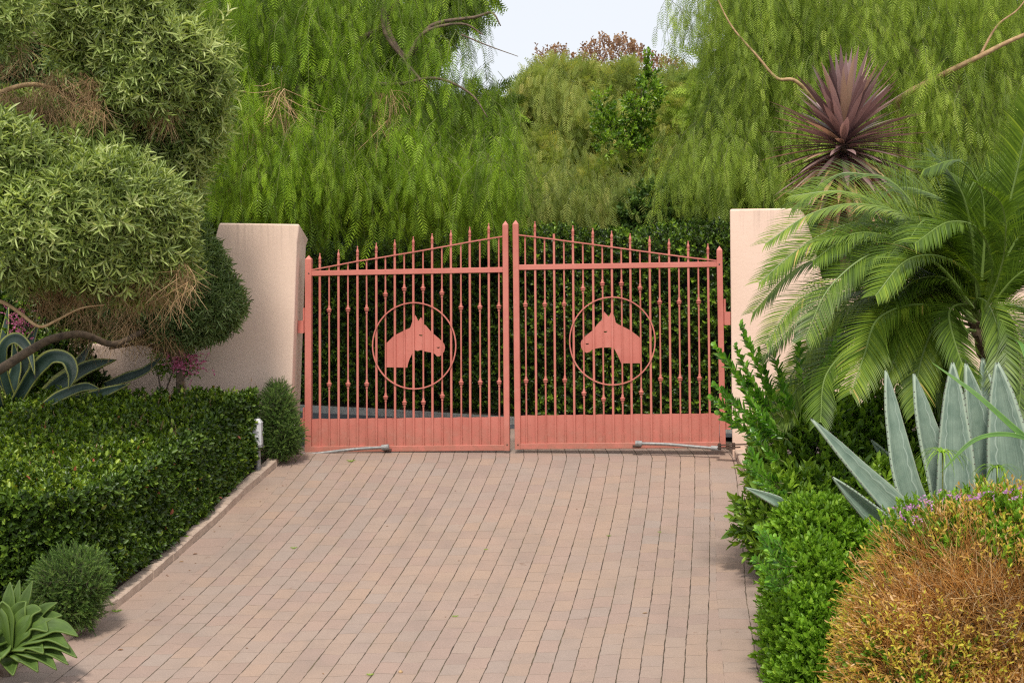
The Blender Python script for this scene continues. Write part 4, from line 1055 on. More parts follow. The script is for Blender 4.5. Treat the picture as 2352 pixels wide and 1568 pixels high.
# ================================================================== AGAVES
def agavemat(name, a, b_, edge, ew=.12, rough=.5):
    m, nt, b = newmat(name)
    uv = nt.nodes.new("ShaderNodeUVMap"); uv.uv_map = "UVMap"; sp = nt.nodes.new("ShaderNodeSeparateXYZ"); nt.links.new(uv.outputs[0], sp.inputs[0])
    pos = geo_pos(nt); n1 = noise(nt, 9, 5, pos); mp = nt.nodes.new("ShaderNodeMapping"); mp.inputs["Scale"].default_value = (30, 1.5, 1); nt.links.new(uv.outputs[0], mp.inputs[0])
    n2 = noise(nt, 1, 4, mp.outputs[0])
    c = mixc(nt, ramp_out(nt, n1.outputs[0], .3, .7), a, b_)
    c = mixc(nt, mth(nt, 'MULTIPLY', ramp_out(nt, n2.outputs[0], .4, .7), .5), c, tuple(x * .55 for x in a))
    d = mth(nt, 'ABSOLUTE', mth(nt, 'SUBTRACT', sp.outputs[0], .5))
    if name == 'blue_agave':
        wv = mth(nt, 'ABSOLUTE', mth(nt, 'SINE', mth(nt, 'MULTIPLY', sp.outputs[1], 34)))
        q = mth(nt, 'ABSOLUTE', mth(nt, 'SUBTRACT', d, mth(nt, 'MULTIPLY_ADD', wv, .06, .27)))
        c = mixc(nt, mth(nt, 'MULTIPLY', ramp_out(nt, q, .022, .006), .55), c, (.42, .50, .42))
        n5 = noise(nt, 40, 4, pos, .7); c = mixc(nt, mth(nt, 'MULTIPLY', ramp_out(nt, n5.outputs[0], .66, .74), .6), c, (.10, .09, .05))
        c = mixc(nt, mth(nt, 'MULTIPLY', ramp_out(nt, sp.outputs[1], .93, .99), .9), c, (.08, .05, .03))
    e = ramp_out(nt, d, .5 - ew - .02, .5 - ew + .02)
    c = mixc(nt, e, c, edge)
    nt.links.new(c, b.inputs["Base Color"]); b.inputs["Roughness"].default_value = rough
    b.inputs["Subsurface Weight"].default_value = 0
    bump(nt, n2.outputs[0], .3, .01, b); return m
M['bluagave'] = agavemat('blue_agave', (.13, .20, .15), (.24, .32, .245), (.28, .35, .26), .03, .55)
M['stripe'] = agavemat('striped_agave', (.014, .038, .028), (.03, .065, .045), (.24, .26, .06), .09)
M['fox'] = agavemat('green_agave', (.04, .08, .008), (.08, .145, .016), (.10, .16, .02), .01, .6)
M['strap'] = agavemat('strap_leaf', (.05, .14, .015), (.09, .21, .025), (.14, .28, .04), .05, .55)
M['spine'] = metal('spine', (.05, .03, .03), (.1, .06, .06), 0, .6)
def blade(name, ctrl, wmax, mat, parent, prof=None, fold=.22, face=None, twist=0., n=7, teeth=0, peak=.45, label=None, tipcol=True):
    L = smoothline(ctrl, n); m = len(L); V = []; uvv = []; F = []; uvs = []
    face = np.array([0, -1., .25]) if face is None else np.asarray(face, float)
    sides = []
    for i, p in enumerate(L):
        t = i / (m - 1); d = nrm(L[min(i+1, m-1)] - L[max(i-1, 0)])
        f = face - d * np.dot(face, d)
        if np.linalg.norm(f) < .05: f = np.array([0, 0, 1.]) - d * d[2]
        f = nrm(f); s = nrm(np.cross(d, f))
        a = twist * t; s, f = s*math.cos(a) + f*math.sin(a), f*math.cos(a) - s*math.sin(a)
        if prof: w = wmax * float(np.interp(t, *prof))
        else: w = wmax * (float(np.interp(t, [0, .12, peak, .75, .92, 1], [.62, .7, 1, .68, .26, .02])))
        for k, c in enumerate((-1, -.55, 0, .55, 1)):
            V.append(p + s * w * .5 * c + f * (abs(c) ** 1.5 - .5) * w * fold)
        sides.append((p, s, f, w))
    for i in range(m - 1):
        for k in range(4):
            F.append((i*5+k, i*5+k+1, (i+1)*5+k+1, (i+1)*5+k))
            uvs += [(k/4, i/m), ((k+1)/4, i/m), ((k+1)/4, (i+1)/m), (k/4, (i+1)/m)]
    o = mk(name, V, F, mat, parent, smooth=True, uv=uvs)
    sm = o.modifiers.new("thick", 'SOLIDIFY'); sm.thickness = wmax * .08; sm.offset = 0
    if label: o["label"] = label
    if teeth:
        Vt = []; Ft = []
        tot = teeth
        for i in range(tot):
            t = .12 + .8 * i / tot; q = t * (m - 1); j = int(q); p, s, f, w = sides[j]
            p = L[j] + (L[min(j+1, m-1)] - L[j]) * (q - j); w2 = sides[min(j+1, m-1)][3]; w = w + (w2 - w) * (q - j)
            d = nrm(L[min(j+1, m-1)] - L[j])
            for sg in (-1, 1):
                b0 = p + s*sg*w*.49 + f*(.5*w*fold); k = len(Vt)
                Vt += [b0 - d*.006, b0 + d*.006, b0 + s*sg*.012 + d*.004, b0 + f*.004]; Ft += [(k, k+1, k+2), (k, k+2, k+3), (k+1, k+3, k+2)]
        V2, F2 = tube([L[-2], L[-1] + nrm(L[-1]-L[-2])*.03], [.004, .001], 5); k = len(Vt); Vt += list(V2); Ft += [tuple(a + k for a in f) for f in F2]
        mk('spines', Vt, Ft, M['spine'], o)
    return o
ba = empty('blue_agave', W(2200, 1300, 11.0), "large pale blue agave with upright toothed leaves under the palm", "agave")
for i, (pts, w, Y0, Y1) in enumerate([
    ([(2150,1275),(2085,1130),(2055,990),(2035,850)], 78, 11.2, 11.5), ([(2190,1260),(2160,1110),(2125,980),(2100,858)], 92, 11.3, 11.6),
    ([(2200,1250),(2198,1100),(2192,960),(2188,832)], 92, 11.0, 11.2), ([(2270,1250),(2262,1100),(2245,970),(2219,834)], 100, 11.05, 11.3),
    ([(2310,1250),(2300,1080),(2275,950),(2256,822)], 92, 11.5, 11.8), ([(2330,1250),(2325,1090),(2308,960),(2290,832)], 115, 10.85, 11.05),
    ([(2180,1310),(2075,1190),(1970,1080),(1864,961)], 80, 10.7, 10.5), ([(2120,1290),(2050,1225),(1980,1160),(1913,1096)], 58, 10.6, 10.4),
    ([(2120,1300),(2080,1240),(2060,1190),(2040,1130)], 80, 10.75, 10.8), ([(2010,1330),(1900,1225),(1800,1160),(1712,1119)], 46, 10.9, 10.7),
    ([(2330,1290),(2360,1150),(2390,1000),(2410,860)], 110, 10.9, 11.2), ([(2250,1290),(2260,1180),(2290,1080),(2330,990)], 100, 11.7, 12.1), ([(2200,1290),(2150,1180),(2080,1100),(2000,1010)], 70, 11.9, 12.5)]):
    k = len(pts); P = [W(x, y, Y0 + (Y1 - Y0) * j / (k - 1)) for j, (x, y) in enumerate(pts)]
    blade('leaf', P, w * 1.0 * Y0 / FPX, M['bluagave'], ba, fold=.34, face=(random.uniform(-.8, .8), -1, .2), teeth=22, prof=([0, .2, .5, .8, .93, 1], [.9, 1, .82, .45, .2, .02]), twist=random.uniform(-.25, .25))
va = empty('striped_agave', W(10, 1010, 15.4), "variegated agave with yellow edged arching leaves beneath the clipped tree", "agave")
for pts, w, Y0, Y1 in [
    ([(30,925),(8,850),(12,795),(40,778),(68,808),(80,862)], 34, 15.3, 14.9), ([(33,930),(80,855),(120,822),(155,828),(166,860),(158,892)], 40, 15.2, 14.8),
    ([(60,960),(130,890),(200,845),(267,826)], 44, 15.5, 15.6), ([(45,930),(52,850),(68,790),(92,738)], 30, 15.6, 15.7), ([(70,930),(130,880),(180,835),(214,782)], 34, 15.6, 15.8),
    ([(240,885),(290,868),(335,850),(377,815)], 26, 15.7, 15.7), ([(60,950),(150,930),(230,905),(300,880)], 34, 15.3, 15.2), ([(10,940),(-10,860),(10,780),(20,700)], 34, 15.7, 15.9), ([(0,940),(-20,880),(-30,820),(10,900)], 34, 15.0, 14.8),
    ([(80,950),(130,915),(190,890),(230,893)], 30, 15.0, 14.8), ([(20,950),(30,880),(38,840),(30,780)], 34, 15.5, 15.5)]:
    k = len(pts); P = [W(x, y, Y0 + (Y1 - Y0) * j / (k - 1)) for j, (x, y) in enumerate(pts)]
    blade('leaf', P, w * Y0 / FPX, M['stripe'], va, fold=.3, face=(random.uniform(-.5, .5), -1, .5), teeth=14, peak=.35)
fa = empty('green_agave', W(20, 1530, 10.2), "soft green fleshy agave rosette at the lower left kerb", "agave")
C = (15, 1492)
for tx, ty, w, bend in [(23,1335,36,0),(45,1330,28,0),(75,1332,30,.0),(132,1382,34,.06),(143,1412,44,.08),(180,1460,48,.16),(160,1489,44,.16),(177,1509,42,.14),(157,1525,38,.12),(130,1537,40,.1),(87,1542,44,.08),(30,1550,44,.06),(60,1380,52,.05),(95,1400,50,.1),(110,1450,55,.15),(-30,1400,50,.1),(-60,1470,50,.1),(-20,1540,50,.1),(100,1500,50,.1),(5,1380,48,.05)]:
    Y0 = 10.15 + random.uniform(-.03, .03); up = (1492 - ty) / 160
    Y1 = Y0 - .28 * (1 - max(0, up)) + .1 * up
    a = W(C[0] + (tx - C[0]) * .05, C[1] + 10, Y0); b = W(tx, ty, Y1); m1 = W(C[0] + (tx-C[0])*.35, C[1] + (ty-C[1])*.35 - bend*160, (Y0+Y1)/2); m2 = W(C[0] + (tx-C[0])*.7, C[1] + (ty-C[1])*.72 - bend*190, Y1*.6+Y0*.4)
    blade('leaf', [a, m1, m2, b], w * Y0 / FPX * 1.05, M['fox'], fa, fold=.24, face=((tx-C[0])/400, -.8, .9), peak=.5)
V, F = tube([W(15,1560,10.2), W(15,1480,10.2)], [.05, .06], 8); mk('stem', V, F, M['twig'], fa)

# ================================================================== PALM
pt = empty('palm_tree', W(2290, 1200, 12.6), "feathery green date palm arching in front of the peach wall", "tree")
pc = W(2255, 730, 12.6)
V, F = tube(smoothline([W(2330,1230,12.8), W(2325,1050,12.75), W(2310,900,12.7), pc]), .13, 14)
jit = rng.normal(0, .012, V.shape); mk('trunk', V + jit, F, M['bark'], pt)
def frond(ctrl, ll, pairs=92, spread=.95, droopl=.22, wid=.0145, facing=None, parent=pt):
    L = smoothline(ctrl, 10); m = len(L); cum_ = np.concatenate([[0], np.cumsum(np.linalg.norm(np.diff(L, axis=0), axis=1))]); tot = cum_[-1]
    Vs = []; Fs = []; rr = []
    g = np.array([0, 0, -1.]); r0 = random.uniform(0, .8)
    for i in range(pairs):
        t = .1 + .9 * i / pairs; s = t * tot; p = np.array([np.interp(s, cum_, L[:, k]) for k in range(3)])
        d = nrm(np.array([np.interp(min(s + .03, tot), cum_, L[:, k]) for k in range(3)]) - np.array([np.interp(s - .03, cum_, L[:, k]) for k in range(3)]))
        up = np.array([0, -.35, 1.]) if facing is None else np.asarray(facing, float); up = nrm(up - d * np.dot(up, d)); sd = np.cross(d, up)
        l0 = ll * (np.interp(t, [.1, .3, .6, .85, 1], [.55, .95, 1, .75, .4]))
        for sg in (-1, 1):
            l = l0 * random.uniform(.88, 1.08); fw = .55 + .6 * t
            dd = nrm(sd * sg * spread + d * fw + up * (.25 + random.uniform(-.1, .1))); n0 = nrm(np.cross(dd, d) * sg)
            q = [p]; dcur = dd.copy()
            for k in range(4): q.append(q[-1] + dcur * l / 4); dcur = nrm(dcur + g * droopl * (.35 + .2*k))
            k0 = len(Vs); ws = [wid*.5, wid, wid*.85, wid*.5, .001]
            for k in range(5):
                dk_ = nrm(q[min(k+1, 4)] - q[max(k-1, 0)]); wv = nrm(np.cross(dk_, nrm(up + sd*sg*.2)))
                Vs += [q[k] + wv*ws[k]*.5, q[k] - wv*ws[k]*.5]
            for k in range(4): Fs.append((k0+2*k, k0+2*k+1, k0+2*k+3, k0+2*k+2))
            rr += [min(1, max(0, r0 * .5 + random.random() * .5 + (.3 if random.random() < .03 else 0)))] * 10
    o = mk('frond', np.array(Vs), np.array(Fs), M['palm'], parent, rnd=rr)
    V, F = tube(L, list(np.linspace(.017, .004, m)), 6); mk('stalk', V, F, M['rachis'], o, rnd=[.5]*len(V))
    return o
fr = [ # picture points along each rib, depth at start and end, leaflet length
    ([(2240,720),(2130,600),(2000,540),(1880,560),(1775,650)], 12.5, 11.9, .36),
    ([(2240,700),(2120,520),(2000,470),(1890,490),(1790,560)], 12.6, 12.2, .40),
    ([(2235,690),(2160,560),(2060,480),(1960,440),(1850,450)], 12.7, 12.7, .38),
    ([(2240,730),(2110,640),(1980,640),(1860,690),(1790,790)], 12.5, 11.8, .34),
    ([(2240,740),(2116,700),(2019,731),(1985,816),(1955,905)], 12.3, 11.6, .40),
    ([(2240,760),(2100,745),(1960,790),(1880,860),(1860,970)], 12.4, 11.7, .34),
    ([(2240,760),(2090,760),(1940,800),(1830,870),(1760,980)], 12.6, 12.2, .36),
    ([(2245,690),(2235,560),(2215,460),(2180,395),(2140,350)], 12.6, 12.4, .40),
    ([(2250,690),(2260,540),(2250,430),(2200,370),(2120,390)], 12.4, 12.0, .40),
    ([(2260,690),(2300,540),(2330,420),(2350,330),(2365,230)], 12.6, 12.4, .38),
    ([(2265,700),(2330,560),(2400,500),(2480,540),(2520,640)], 12.5, 12.0, .4),
    ([(2265,720),(2330,640),(2380,620),(2430,680),(2450,780)], 12.2, 11.6, .36),
    ([(2255,730),(2240,640),(2160,590),(2080,600),(2010,680)], 12.2, 11.4, .34),
    ([(2255,730),(2280,620),(2250,530),(2180,510),(2100,560)], 12.1, 11.3, .36),
    ([(2240,740),(2180,700),(2140,760),(2110,850),(2100,950)], 12.3, 11.9, .32),
    ([(2255,740),(2290,700),(2330,750),(2345,850),(2340,950)], 12.2, 11.6, .34),
    ([(2240,700),(2100,600),(1960,580),(1850,620),(1760,720)], 12.9, 12.9, .36),
    ([(2235,680),(2080,440),(1990,400),(1930,410),(1850,480)], 13.0, 13.1, .38),
    ([(2240,720),(2080,660),(1940,720),(1880,800),(1830,920)], 13.0, 13.0, .34),
    ([(2240,750),(2050,700),(1900,760),(1800,860),(1745,960)], 13.1, 13.1, .32),
    ([(2260,700),(2200,500),(2120,440),(2040,440),(1960,520)], 13.2, 13.4, .38),
    ([(2260,690),(2330,480),(2400,420),(2480,440),(2540,520)], 13, 13, .38),
    ([(2250,745),(2180,780),(2150,840),(2160,900),(2180,980)], 12.8, 12.7, .3),
    ([(2250,720),(2200,600),(2230,480),(2290,400),(2360,360)], 12.9, 13.1, .38),
    ([(2255,725),(2290,650),(2310,560),(2300,470),(2240,420)], 11.9, 11.2, .3),
    ([(2250,735),(2240,690),(2270,700),(2300,790),(2300,900)], 12.2, 11.7, .3), ([(2250,735),(2215,700),(2180,720),(2200,810),(2230,880)], 12.2, 11.7, .28),
    ([(2255,735),(2320,700),(2390,740),(2420,830),(2420,930)], 12.4, 12.0, .32), ([(2245,730),(2170,640),(2080,660),(2040,760),(2060,880)], 12.4, 12.1, .34),
    ([(2245,720),(2150,600),(2030,580),(1930,660),(1880,780)], 12.3, 11.7, .36), ([(2245,720),(2140,560),(2010,510),(1890,550),(1800,640)], 12.8, 12.6, .4)]
for i in range(34):
    a = random.uniform(-.3, 1.15) * math.pi; Lp = random.uniform(340, 500) * (1 if math.cos(a) < 0 else .7); a2 = math.pi - a if False else a
    ex, ey = 2245 - abs(math.cos(a)) * Lp * (1 if i % 4 else -1), 720 - math.sin(a) * Lp * .62
    mx_, my_ = (2245 + ex) / 2, (720 + ey) / 2 - 90
    pts = [(2245, 720), ((2245 + mx_) / 2, (720 + my_) / 2 - 25), (mx_, my_), ((mx_ + ex) / 2, (my_ + ey) / 2 - 18), (ex, ey + 40)]
    fr.append((pts, 12.75, random.uniform(11.8, 13.6), random.uniform(.32, .4)))
for pts, Y0, Y1, ll in fr:
    P = [W(x - (8 * j if pts[-1][0] < 1900 and pts[-1][1] < 850 else -6 * j if pts[-1][0] < 1900 else 0), y, Y0 + (Y1 - Y0) * j / 4) for j, (x, y) in enumerate(pts)]
    frond(P, ll, facing=(random.uniform(-.3, .3), -.55, 1))

# ================================================================== CORDYLINE
cd = empty('cordyline', W(1930, 1050, 16.9), "spiky purple bronze cordyline rosette standing above the wall", "cordyline")
cc_ = W(1938, 330, 16.9)
V, F = tube([W(1945,1050,16.9), W(1942,700,16.9), cc_], [.07, .06, .05], 10); mk('trunk', V, F, M['bark'], cd)
def rosette(name, center, n, elmin, elmax, Lr, w, droop, mats, parent, axis_h=.3, seg=7):
    Vs = []; Fs = []; rr = []
    for i in range(n):
        t = i / n; el = elmin + (elmax - elmin) * t ** .95 + random.uniform(-.12, .12); az = i * 2.39996 + random.uniform(-.2, .2)
        L = random.uniform(*Lr) * (1 - .12 * abs(t - .5)); d = np.array([math.cos(az)*math.cos(el), math.sin(az)*math.cos(el), math.sin(el)])
        p = np.asarray(center) + np.array([0, 0, axis_h * (t - .5)]); s = nrm(np.cross(d, [0, 0, 1.]) + 1e-6); k0 = len(Vs); r = random.random()
        for j in range(seg + 1):
            q = j / seg; ww = w * float(np.interp(q, [0, .15, .45, .75, 1], [.5, .7, 1, .7, .02])); f = np.cross(s, d)
            Vs += [p + s*ww*.5 + f*ww*.14, p.copy(), p - s*ww*.5 + f*ww*.14]; rr += [r] * 3
            d = nrm(d + np.array([0, 0, -1.]) * droop * (.4 + q) / seg * max(.1, math.cos(el))); p = p + d * L / seg
        for j in range(seg):
            a = k0 + 3*j; Fs += [(a, a+1, a+4, a+3), (a+1, a+2, a+5, a+4)]
    return mk(name, np.array(Vs), np.array(Fs), mats, parent, rnd=rr)
rosette('crown', cc_, 230, -.95, 1.35, (.74, 1.08), .085, .2, [M['purple']], cd, .36)
rosette('old_leaves', cc_ - [0, 0, .28], 80, -1.2, -.3, (.7, 1.05), .08, .25, [M['tan']], cd, .35)

# ================================================================== RIGHT SHRUBS
rs_ = mass('flowering_shrub', "dark glossy shrub with scattered pink flowers between agave and drive", "shrub",
     [blobP(1880,1080,140,130,13.0,.6), blobP(2030,1060,150,140,13.2,.6), blobP(1830,1200,110,100,12.4,.45), blobP(1990,1180,160,110,12.5,.5), blobP(2180,1050,160,140,13.2,.6), blobP(1840,990,90,80,13.6,.5)], 5200, SP_shrub, 'shrub', W(1900, 1330, 12.6), up=.6, corek=.62, amp=.18, f=4)
P, _ = sample_blobs([blobP(1880,1080,145,130,12.95,.6), blobP(1990,1180,160,110,12.5,.5), blobP(2030,1060,150,140,13.1,.6)], 30, .05, 1, .1)
place_parts('flower', SP_vine, P, frames(rng.normal(0, 1, (30, 3))), rng.uniform(.5, .75, 30), [M['petal_pale'], M['twig']], rs_)
def shoots(root, lst, tpl_l=.09, tpl_w=.044, mat='shoot', Ybase=13.4):
    t = T(); lst = [((a, b, c * .87), (d, e, f * .87)) for (a, b, c), (d, e, f) in lst]
    for (x0, y0, Y0), (x1, y1, Y1) in lst:
        a, b = W(x0, y0, Y0), W(x1, y1, Y1); mid = (a + b)/2 - np.array([0, 0, .05]); L = smoothline([a, mid, b], 8); n = max(14, int(np.linalg.norm(b - a) / .0115))
        t.twig([L[0], L[4], L[8], L[12], L[-1]], .006, 1)
        for i in range(n):
            q = .1 + .9 * i / n; s = q * (len(L) - 1); j = min(int(s), len(L) - 2); p = L[j] + (L[j+1] - L[j]) * (s - j); d = nrm(L[j+1] - L[j])
            o = nrm(np.random.default_rng(i * 7 + int(x1)).normal(size=3)); o = nrm(o - d * np.dot(o, d))
            t.leaf(p, d * .9 + o * .8, d - o, tpl_l * random.uniform(.7, 1.1) * (1.1 - .5*q*(q > .85)), tpl_w, .2, .05)
    V, F, Mi, r = t.arr(); mk('leafy_shoots', V, F, [M[mat], M['greentwig']], root, M=Mi, rnd=r)
ps = empty('leafy_shrub', W(1790, 1100, 13.6), "upright fresh green shoots reaching past the right gate post", "shrub")
shoots(ps, [((1800,960,13.9),(1640,792,13.7)), ((1790,940,13.9),(1702,742,13.8)), ((1780,960,13.9),(1690,792,13.7)), ((1800,990,13.8),(1640,882,13.6)), ((1800,1000,13.8),(1632,912,13.5)),
            ((1790,1010,13.8),(1650,948,13.6)), ((1800,960,13.9),(1740,800,14)), ((1830,960,13.9),(1770,790,14.1)), ((1790,1000,13.8),(1690,860,13.7)), ((1850,900,13.9),(1830,770,14.2)), ((1820,950,13.9),(1790,860,13.9)),
            ((1790,1120,13.4),(1722,1030,13.2)), ((1800,1110,13.4),(1715,1060,13.1)), ((1800,1060,13.5),(1730,990,13.4)), ((1820,1130,13),(1740,1100,12.9)), ((1850,960,14),(1890,830,14.2)), ((1860,900,14),(1930,760,14.3)),
            ((1900,900,14),(1960,800,14.3)), ((1790,980,13.8),(1720,900,13.9)), ((1810,1010,13.8),(1740,940,13.6))])
ls = empty('leafy_shrub', W(1800, 1420, 11.4), "low dark green shoots poking over the drive above the bright mound", "shrub")
shoots(ls, [((1810,1290,11.3),(1738,1212,11.1)), ((1810,1300,11.3),(1730,1282,11.0)), ((1820,1320,11.2),(1748,1302,10.9)), ((1820,1330,11.2),(1765,1330,10.9)), ((1810,1280,11.3),(1760,1220,11.2)), ((1830,1300,11.2),(1765,1262,11.0)), ((1830,1290,11.2),(1780,1230,11.2))], .075, .03)

gm = mass('green_mound', "bright green small leaved mound spilling onto the drive at lower right", "shrub",
     [blobP(1870,1250,95,95,10.7,.35), blobP(1860,1360,95,110,10.4,.4), blobP(1850,1480,85,130,10.1,.4), blobP(1930,1270,90,100,10.8,.4), blobP(1870,1600,100,120,9.9,.4)], 9500, SP_bright, 'bright', W(1860, 1620, 10.2), up=.9, scl=(.75, 1.2), corek=.8, amp=.08, f=6, twig='greentwig')
# orange dry dome
dd = empty('dry_mound', W(2200, 1750, 9.2), "rounded mound of rusty orange dried twigs with yellow leaves", "shrub")
dome = [blobP(2215,1490,260,310,9.2,.8), blobP(2350,1510,290,370,9.3,.9), blobP(2130,1590,185,265,9.0,.65), blobP(2280,1730,350,290,8.9,.9)]
core('shade_core', dome, M['coredry'], dd, .82)
P, Nn = sample_blobs(dome, 10500, .2, .75, .07, 4)
ax = Nn * .7 + np.array([0, 0, .7]) + rng.normal(0, .6, (len(P), 3))
scatter('dry_twigs', DBs, P - Nn * .08, frames(ax), rng.uniform(.5, .95, len(P)), [M['drytwig']], dd, rs=.5)
P, Nn = sample_blobs(dome, 8500, .06, .8, .08, 4); w1 = wob(P, 3.1, 2) + rng.normal(0, .35, len(P))
keep = w1 > -.1; P = P[keep]; Nn = Nn[keep]
scatter('yellow_leaves', SP_gold, P + Nn * .05, frames(Nn + np.array([0, 0, .5]) + rng.normal(0, .6, (len(P), 3))), rng.uniform(.9, 1.6, len(P)), [M['gold'], M['drytwig']], dd)
# living growth over the top and left flank
P, Nn = sample_blobs(dome, 11000, .05, .7, .06, 4)
pj = CR.T @ (P - CP).T; qx = 1176 - FPX * pj[0] / pj[2]; qy = 784 + FPX * pj[1] / pj[2]
topedge = np.interp(qx, [1850, 1950, 2050, 2150, 2250, 2352, 2500], [1360, 1270, 1225, 1200, 1250, 1320, 1400])
m1 = (qy < topedge + rng.normal(0, 12, len(P))) | ((qx < 1990 + (qy - 1250) * -.10 + rng.normal(0, 30, len(P)))) | ((wob(P, 5, 3) > .42) & (rng.random(len(P)) < .45))
P = P[m1]; Nn = Nn[m1]
scatter('green_growth', SP_bright, P, frames(Nn + np.array([0, 0, .7]) + rng.normal(0, .5, (len(P), 3))), rng.uniform(.6, 1.0, len(P)), [M['rosemary'] if False else M['bright'], M['greentwig']], dd)
P, Nn = sample_blobs([blobP(2290,1250,130,120,9.3,.6), blobP(2180,1260,160,110,9.4,.6)], 2600, .3, .7, .1, 5)
scatter('green_growth', SP_bright, P, frames(Nn + np.array([0, 0, .8]) + rng.normal(0, .4, (len(P), 3))), rng.uniform(.6, 1.0, len(P)), [M['bright'], M['greentwig']], dd)
n = 46; P = []
for i in range(n):
    x = random.uniform(2060, 2352); P.append(W(x, np.interp(x, [2060,2150,2250,2352], [1165,1130,1120,1110]) + abs(random.gauss(0, 24)), 8.95 + random.uniform(-.1, .1)))
P = np.array(P); place_parts('flower', SP_vine, P, frames(rng.normal(0, 1, (n, 3))), rng.uniform(.25, .4, n), [M['petal_lilac'], M['greentwig']], dd)

# strap-leaved plant and sedge on the right edge
sp_ = empty('strap_leaf_plant', W(2420, 1150, 10.6), "long arching green strap leaves crossing the blue agave", "plant")
blade('leaf', [W(2420,1060,10.3), W(2330,985,10.3), W(2240,905,10.4), W(2140,832,10.6)], .055, M['strap'], sp_, fold=.3, face=(.4, -1, .5), peak=.3)
blade('leaf', [W(2420,1040,10.3), W(2330,1000,10.2), W(2240,1010,10.1), W(2160,1085,10.0)], .04, M['strap'], sp_, fold=.3, face=(.0, -1, .8), peak=.3)
blade('leaf', [W(2430,1080,10.4), W(2380,900,10.8), W(2350,800,11.0), W(2330,780,11.2)], .05, M['strap'], sp_, fold=.3, peak=.3)
sg = empty('umbrella_sedge', W(2170, 1250, 10.4), "umbrella sedge with narrow drooping leaves between agave leaves", "plant")
def sedge(cx, cy, Y, n, L, root):
    c = W(cx, cy, Y); Vs = []; Fs = []; rr = []
    for i in range(n):
        az = 2*math.pi*i/n + random.uniform(-.2, .2); d = np.array([math.cos(az), math.sin(az), random.uniform(.1, .7)]); d = nrm(d); p = c.copy(); k0 = len(Vs); s = nrm(np.cross(d, [0, 0, 1.]))
        l = L * random.uniform(.7, 1.1); r = random.random()
        for j in range(6):
            w = .014 * (1 - j/5.2); Vs += [p + s*w*.5, p - s*w*.5]; rr += [r]*2; p = p + d*l/5; d = nrm(d + np.array([0, 0, -.5]))
        for j in range(5): a = k0 + 2*j; Fs.append((a, a+1, a+3, a+2))
    mk('leaves', np.array(Vs), np.array(Fs), M['bright'], root, rnd=rr)
    V, F = tube([c, c - [0, 0, .6]], .006, 6); mk('stem', V, F, M['greentwig'], root)
sedge(2165, 1040, 10.3, 30, .32, sg); sedge(2290, 1075, 10.2, 26, .3, sg)

# ================================================================== SMALL THINGS ON THE DRIVE
tuft = T()
for i in range(9):
    a = i * .7; tuft.leaf([0, 0, 0], [math.cos(a), .7, math.sin(a)], [-math.cos(a), 1, -math.sin(a)], .05, .006, .2, .3)
def weed(px, py, s, label):
    p = ground(px, py, .006); t = tuft.arr(); Rm = frames(np.array([[0, 0, 1.]]))
    o = scatter('weed', [t], p[None], Rm, np.array([s]), [M['bright'], M['twig']], None); return tagp(o, label, "weed", "weeds in the paving joints")
for x, y, s, lab in [(806,1060,1.2,"grass tuft in the paving just below the left gate leaf"), (675,1259,.8,"small weed in the upper left paving"), (268,1405,1.1,"tuft growing at the left kerb foot"),
                     (1045,1416,.7,"tiny weed in a joint mid drive"), (850,1550,.7,"tiny weed in a joint at the bottom of the drive"), (1398,1231,.6,"tiny weed in a joint on the right half of the drive"), (1515,1222,.5,"tiny weed near the right border course"),
                     (1688,1075,1.1,"grass tuft at the foot of the right kerb"), (1116,1262,.5,"tiny weed in a joint near the drive centre")]:
    weed(x, y, s, lab)
lf = T(); lf.leaf([-.02, 0, 0], [1, 0, .1], [0, 0, 1], .05, .02, .3, 0)
n = 0
for x, y, lab in [(275,1492,"curled brown leaf on the lower left paving"), (1480,1408,"small red leaf on the right half of the drive"), (447,1272,"fallen leaf beside the left kerb"), (415,1290,"dark fallen leaf by the left kerb lower down")]:
    p = ground(x, y, .008); o = scatter('fallen_leaf', [lf.arr()], p[None], np.eye(3)[None], np.array([1.0]), [M['redleaf'], M['twig']], None)
    tagp(o, lab, "leaf", "fallen leaves on the drive")
lit = None
for i in range(26):
    y = random.uniform(1070, 1550); xk = np.interp(y, [1070, 1205, 1325, 1479, 1555], [640, 494, 360, 147, 0])
    x = xk + (abs(random.gauss(0, 60)) + 12 if i % 3 else random.uniform(60, 1000)); p = ground(x, y, .008)
    a = random.uniform(0, 6.28); Rz = np.array([[math.cos(a), -math.sin(a), 0], [math.sin(a), math.cos(a), 0], [0, 0, 1]])
    if lit is None:
        lit = mk('fallen_leaf', lf.arr()[0] * .55, lf.arr()[1], [M['redleaf'], M['twig']], None, M=lf.arr()[2], rnd=lf.arr()[3]); o = lit
    else: o = lit.copy(); COL.objects.link(o)
    o.location = p; o.rotation_euler = (0, 0, a); tagp(o, "tiny brown leaf scrap lying on the brick paving", "leaf", "tiny leaf scraps on the drive")
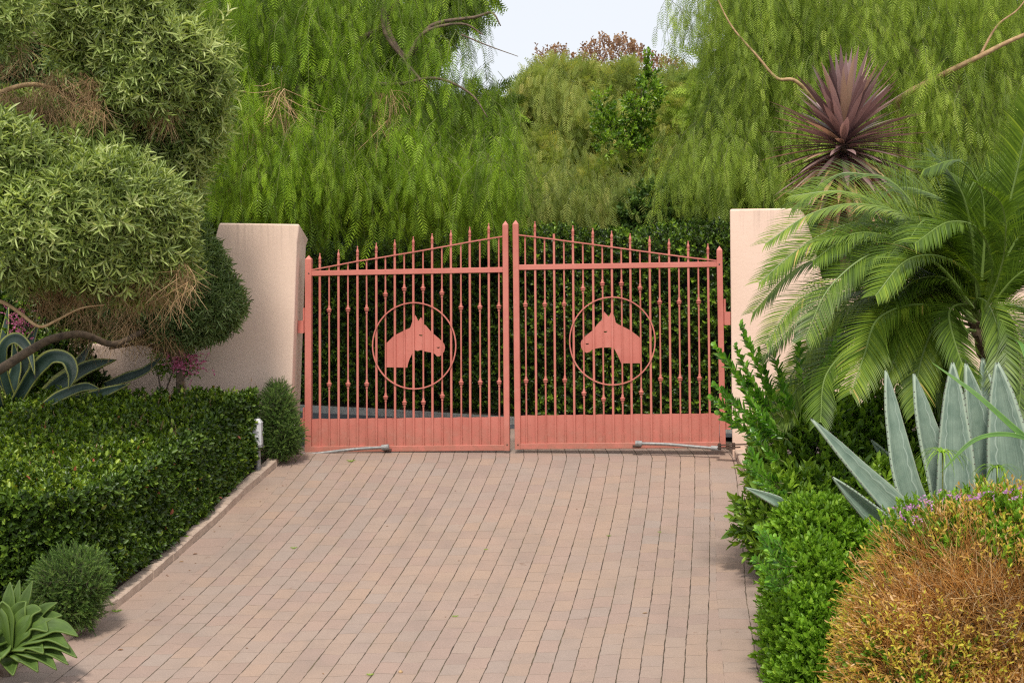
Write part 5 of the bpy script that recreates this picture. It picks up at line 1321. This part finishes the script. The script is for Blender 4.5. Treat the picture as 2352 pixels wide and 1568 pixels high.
p = ground(920, 1542, .012); V, F = lathe(p - [0, 0, .012], [0, 0, 1.], [(0, .008), (.004, .014), (.012, .017), (.02, .013), (.025, .004)], 10)
tagp(mk('pebble', V - p, F, M['barktan'], smooth=True, org=(0,0,0)), "small pale round pebble at the bottom of the drive", "pebble").location = p

# ================================================================== LIGHT
w = bpy.data.worlds.new("World"); sc.world = w; w.use_nodes = True; nt = w.node_tree
bgn = nt.nodes["Background"]
SUN_EL, SUN_AZ = R(57), R(184)       # sun high, behind the camera and to the left
sky = nt.nodes.new("ShaderNodeTexSky"); sky.sky_type = 'NISHITA'; sky.sun_disc = False; sky.sun_elevation = SUN_EL; sky.sun_rotation = SUN_AZ
tc = nt.nodes.new("ShaderNodeTexCoord"); spz = nt.nodes.new("ShaderNodeSeparateXYZ"); nt.links.new(tc.outputs["Generated"], spz.inputs[0])
cl = ramp(nt, [(0, (10.2, 10.4, 10.8)), (.25, (10.2, 10.5, 11)), (1, (14, 14, 14))]); nt.links.new(spz.outputs[2], cl.inputs[0])
mx = mixc(nt, .82, sky.outputs[0], cl.outputs[0])
nt.links.new(mx, bgn.inputs["Color"]); bgn.inputs["Strength"].default_value = .1
sd = bpy.data.lights.new("sun", 'SUN'); so = bpy.data.objects.new("sun", sd); COL.objects.link(so)
sd.energy = 3.5; sd.angle = R(8); sd.color = (1, .93, .83)
dirv = Vector((math.sin(SUN_AZ) * math.cos(SUN_EL), math.cos(SUN_AZ) * math.cos(SUN_EL), math.sin(SUN_EL)))
so.rotation_euler = dirv.to_track_quat('Z', 'Y').to_euler()
so.location = (-4, -6, 12)

sc.view_settings.view_transform = 'Standard'; sc.view_settings.look = 'None'; sc.view_settings.exposure = 0; sc.view_settings.gamma = 1
sc.cycles.max_bounces = 6; sc.cycles.diffuse_bounces = 3; sc.cycles.transmission_bounces = 3
sc.cycles.use_denoising = False; sc.cycles.filter_width = 1.25; sc.cycles.sample_clamp_indirect = 3; sc.cycles.blur_glossy = 1.0
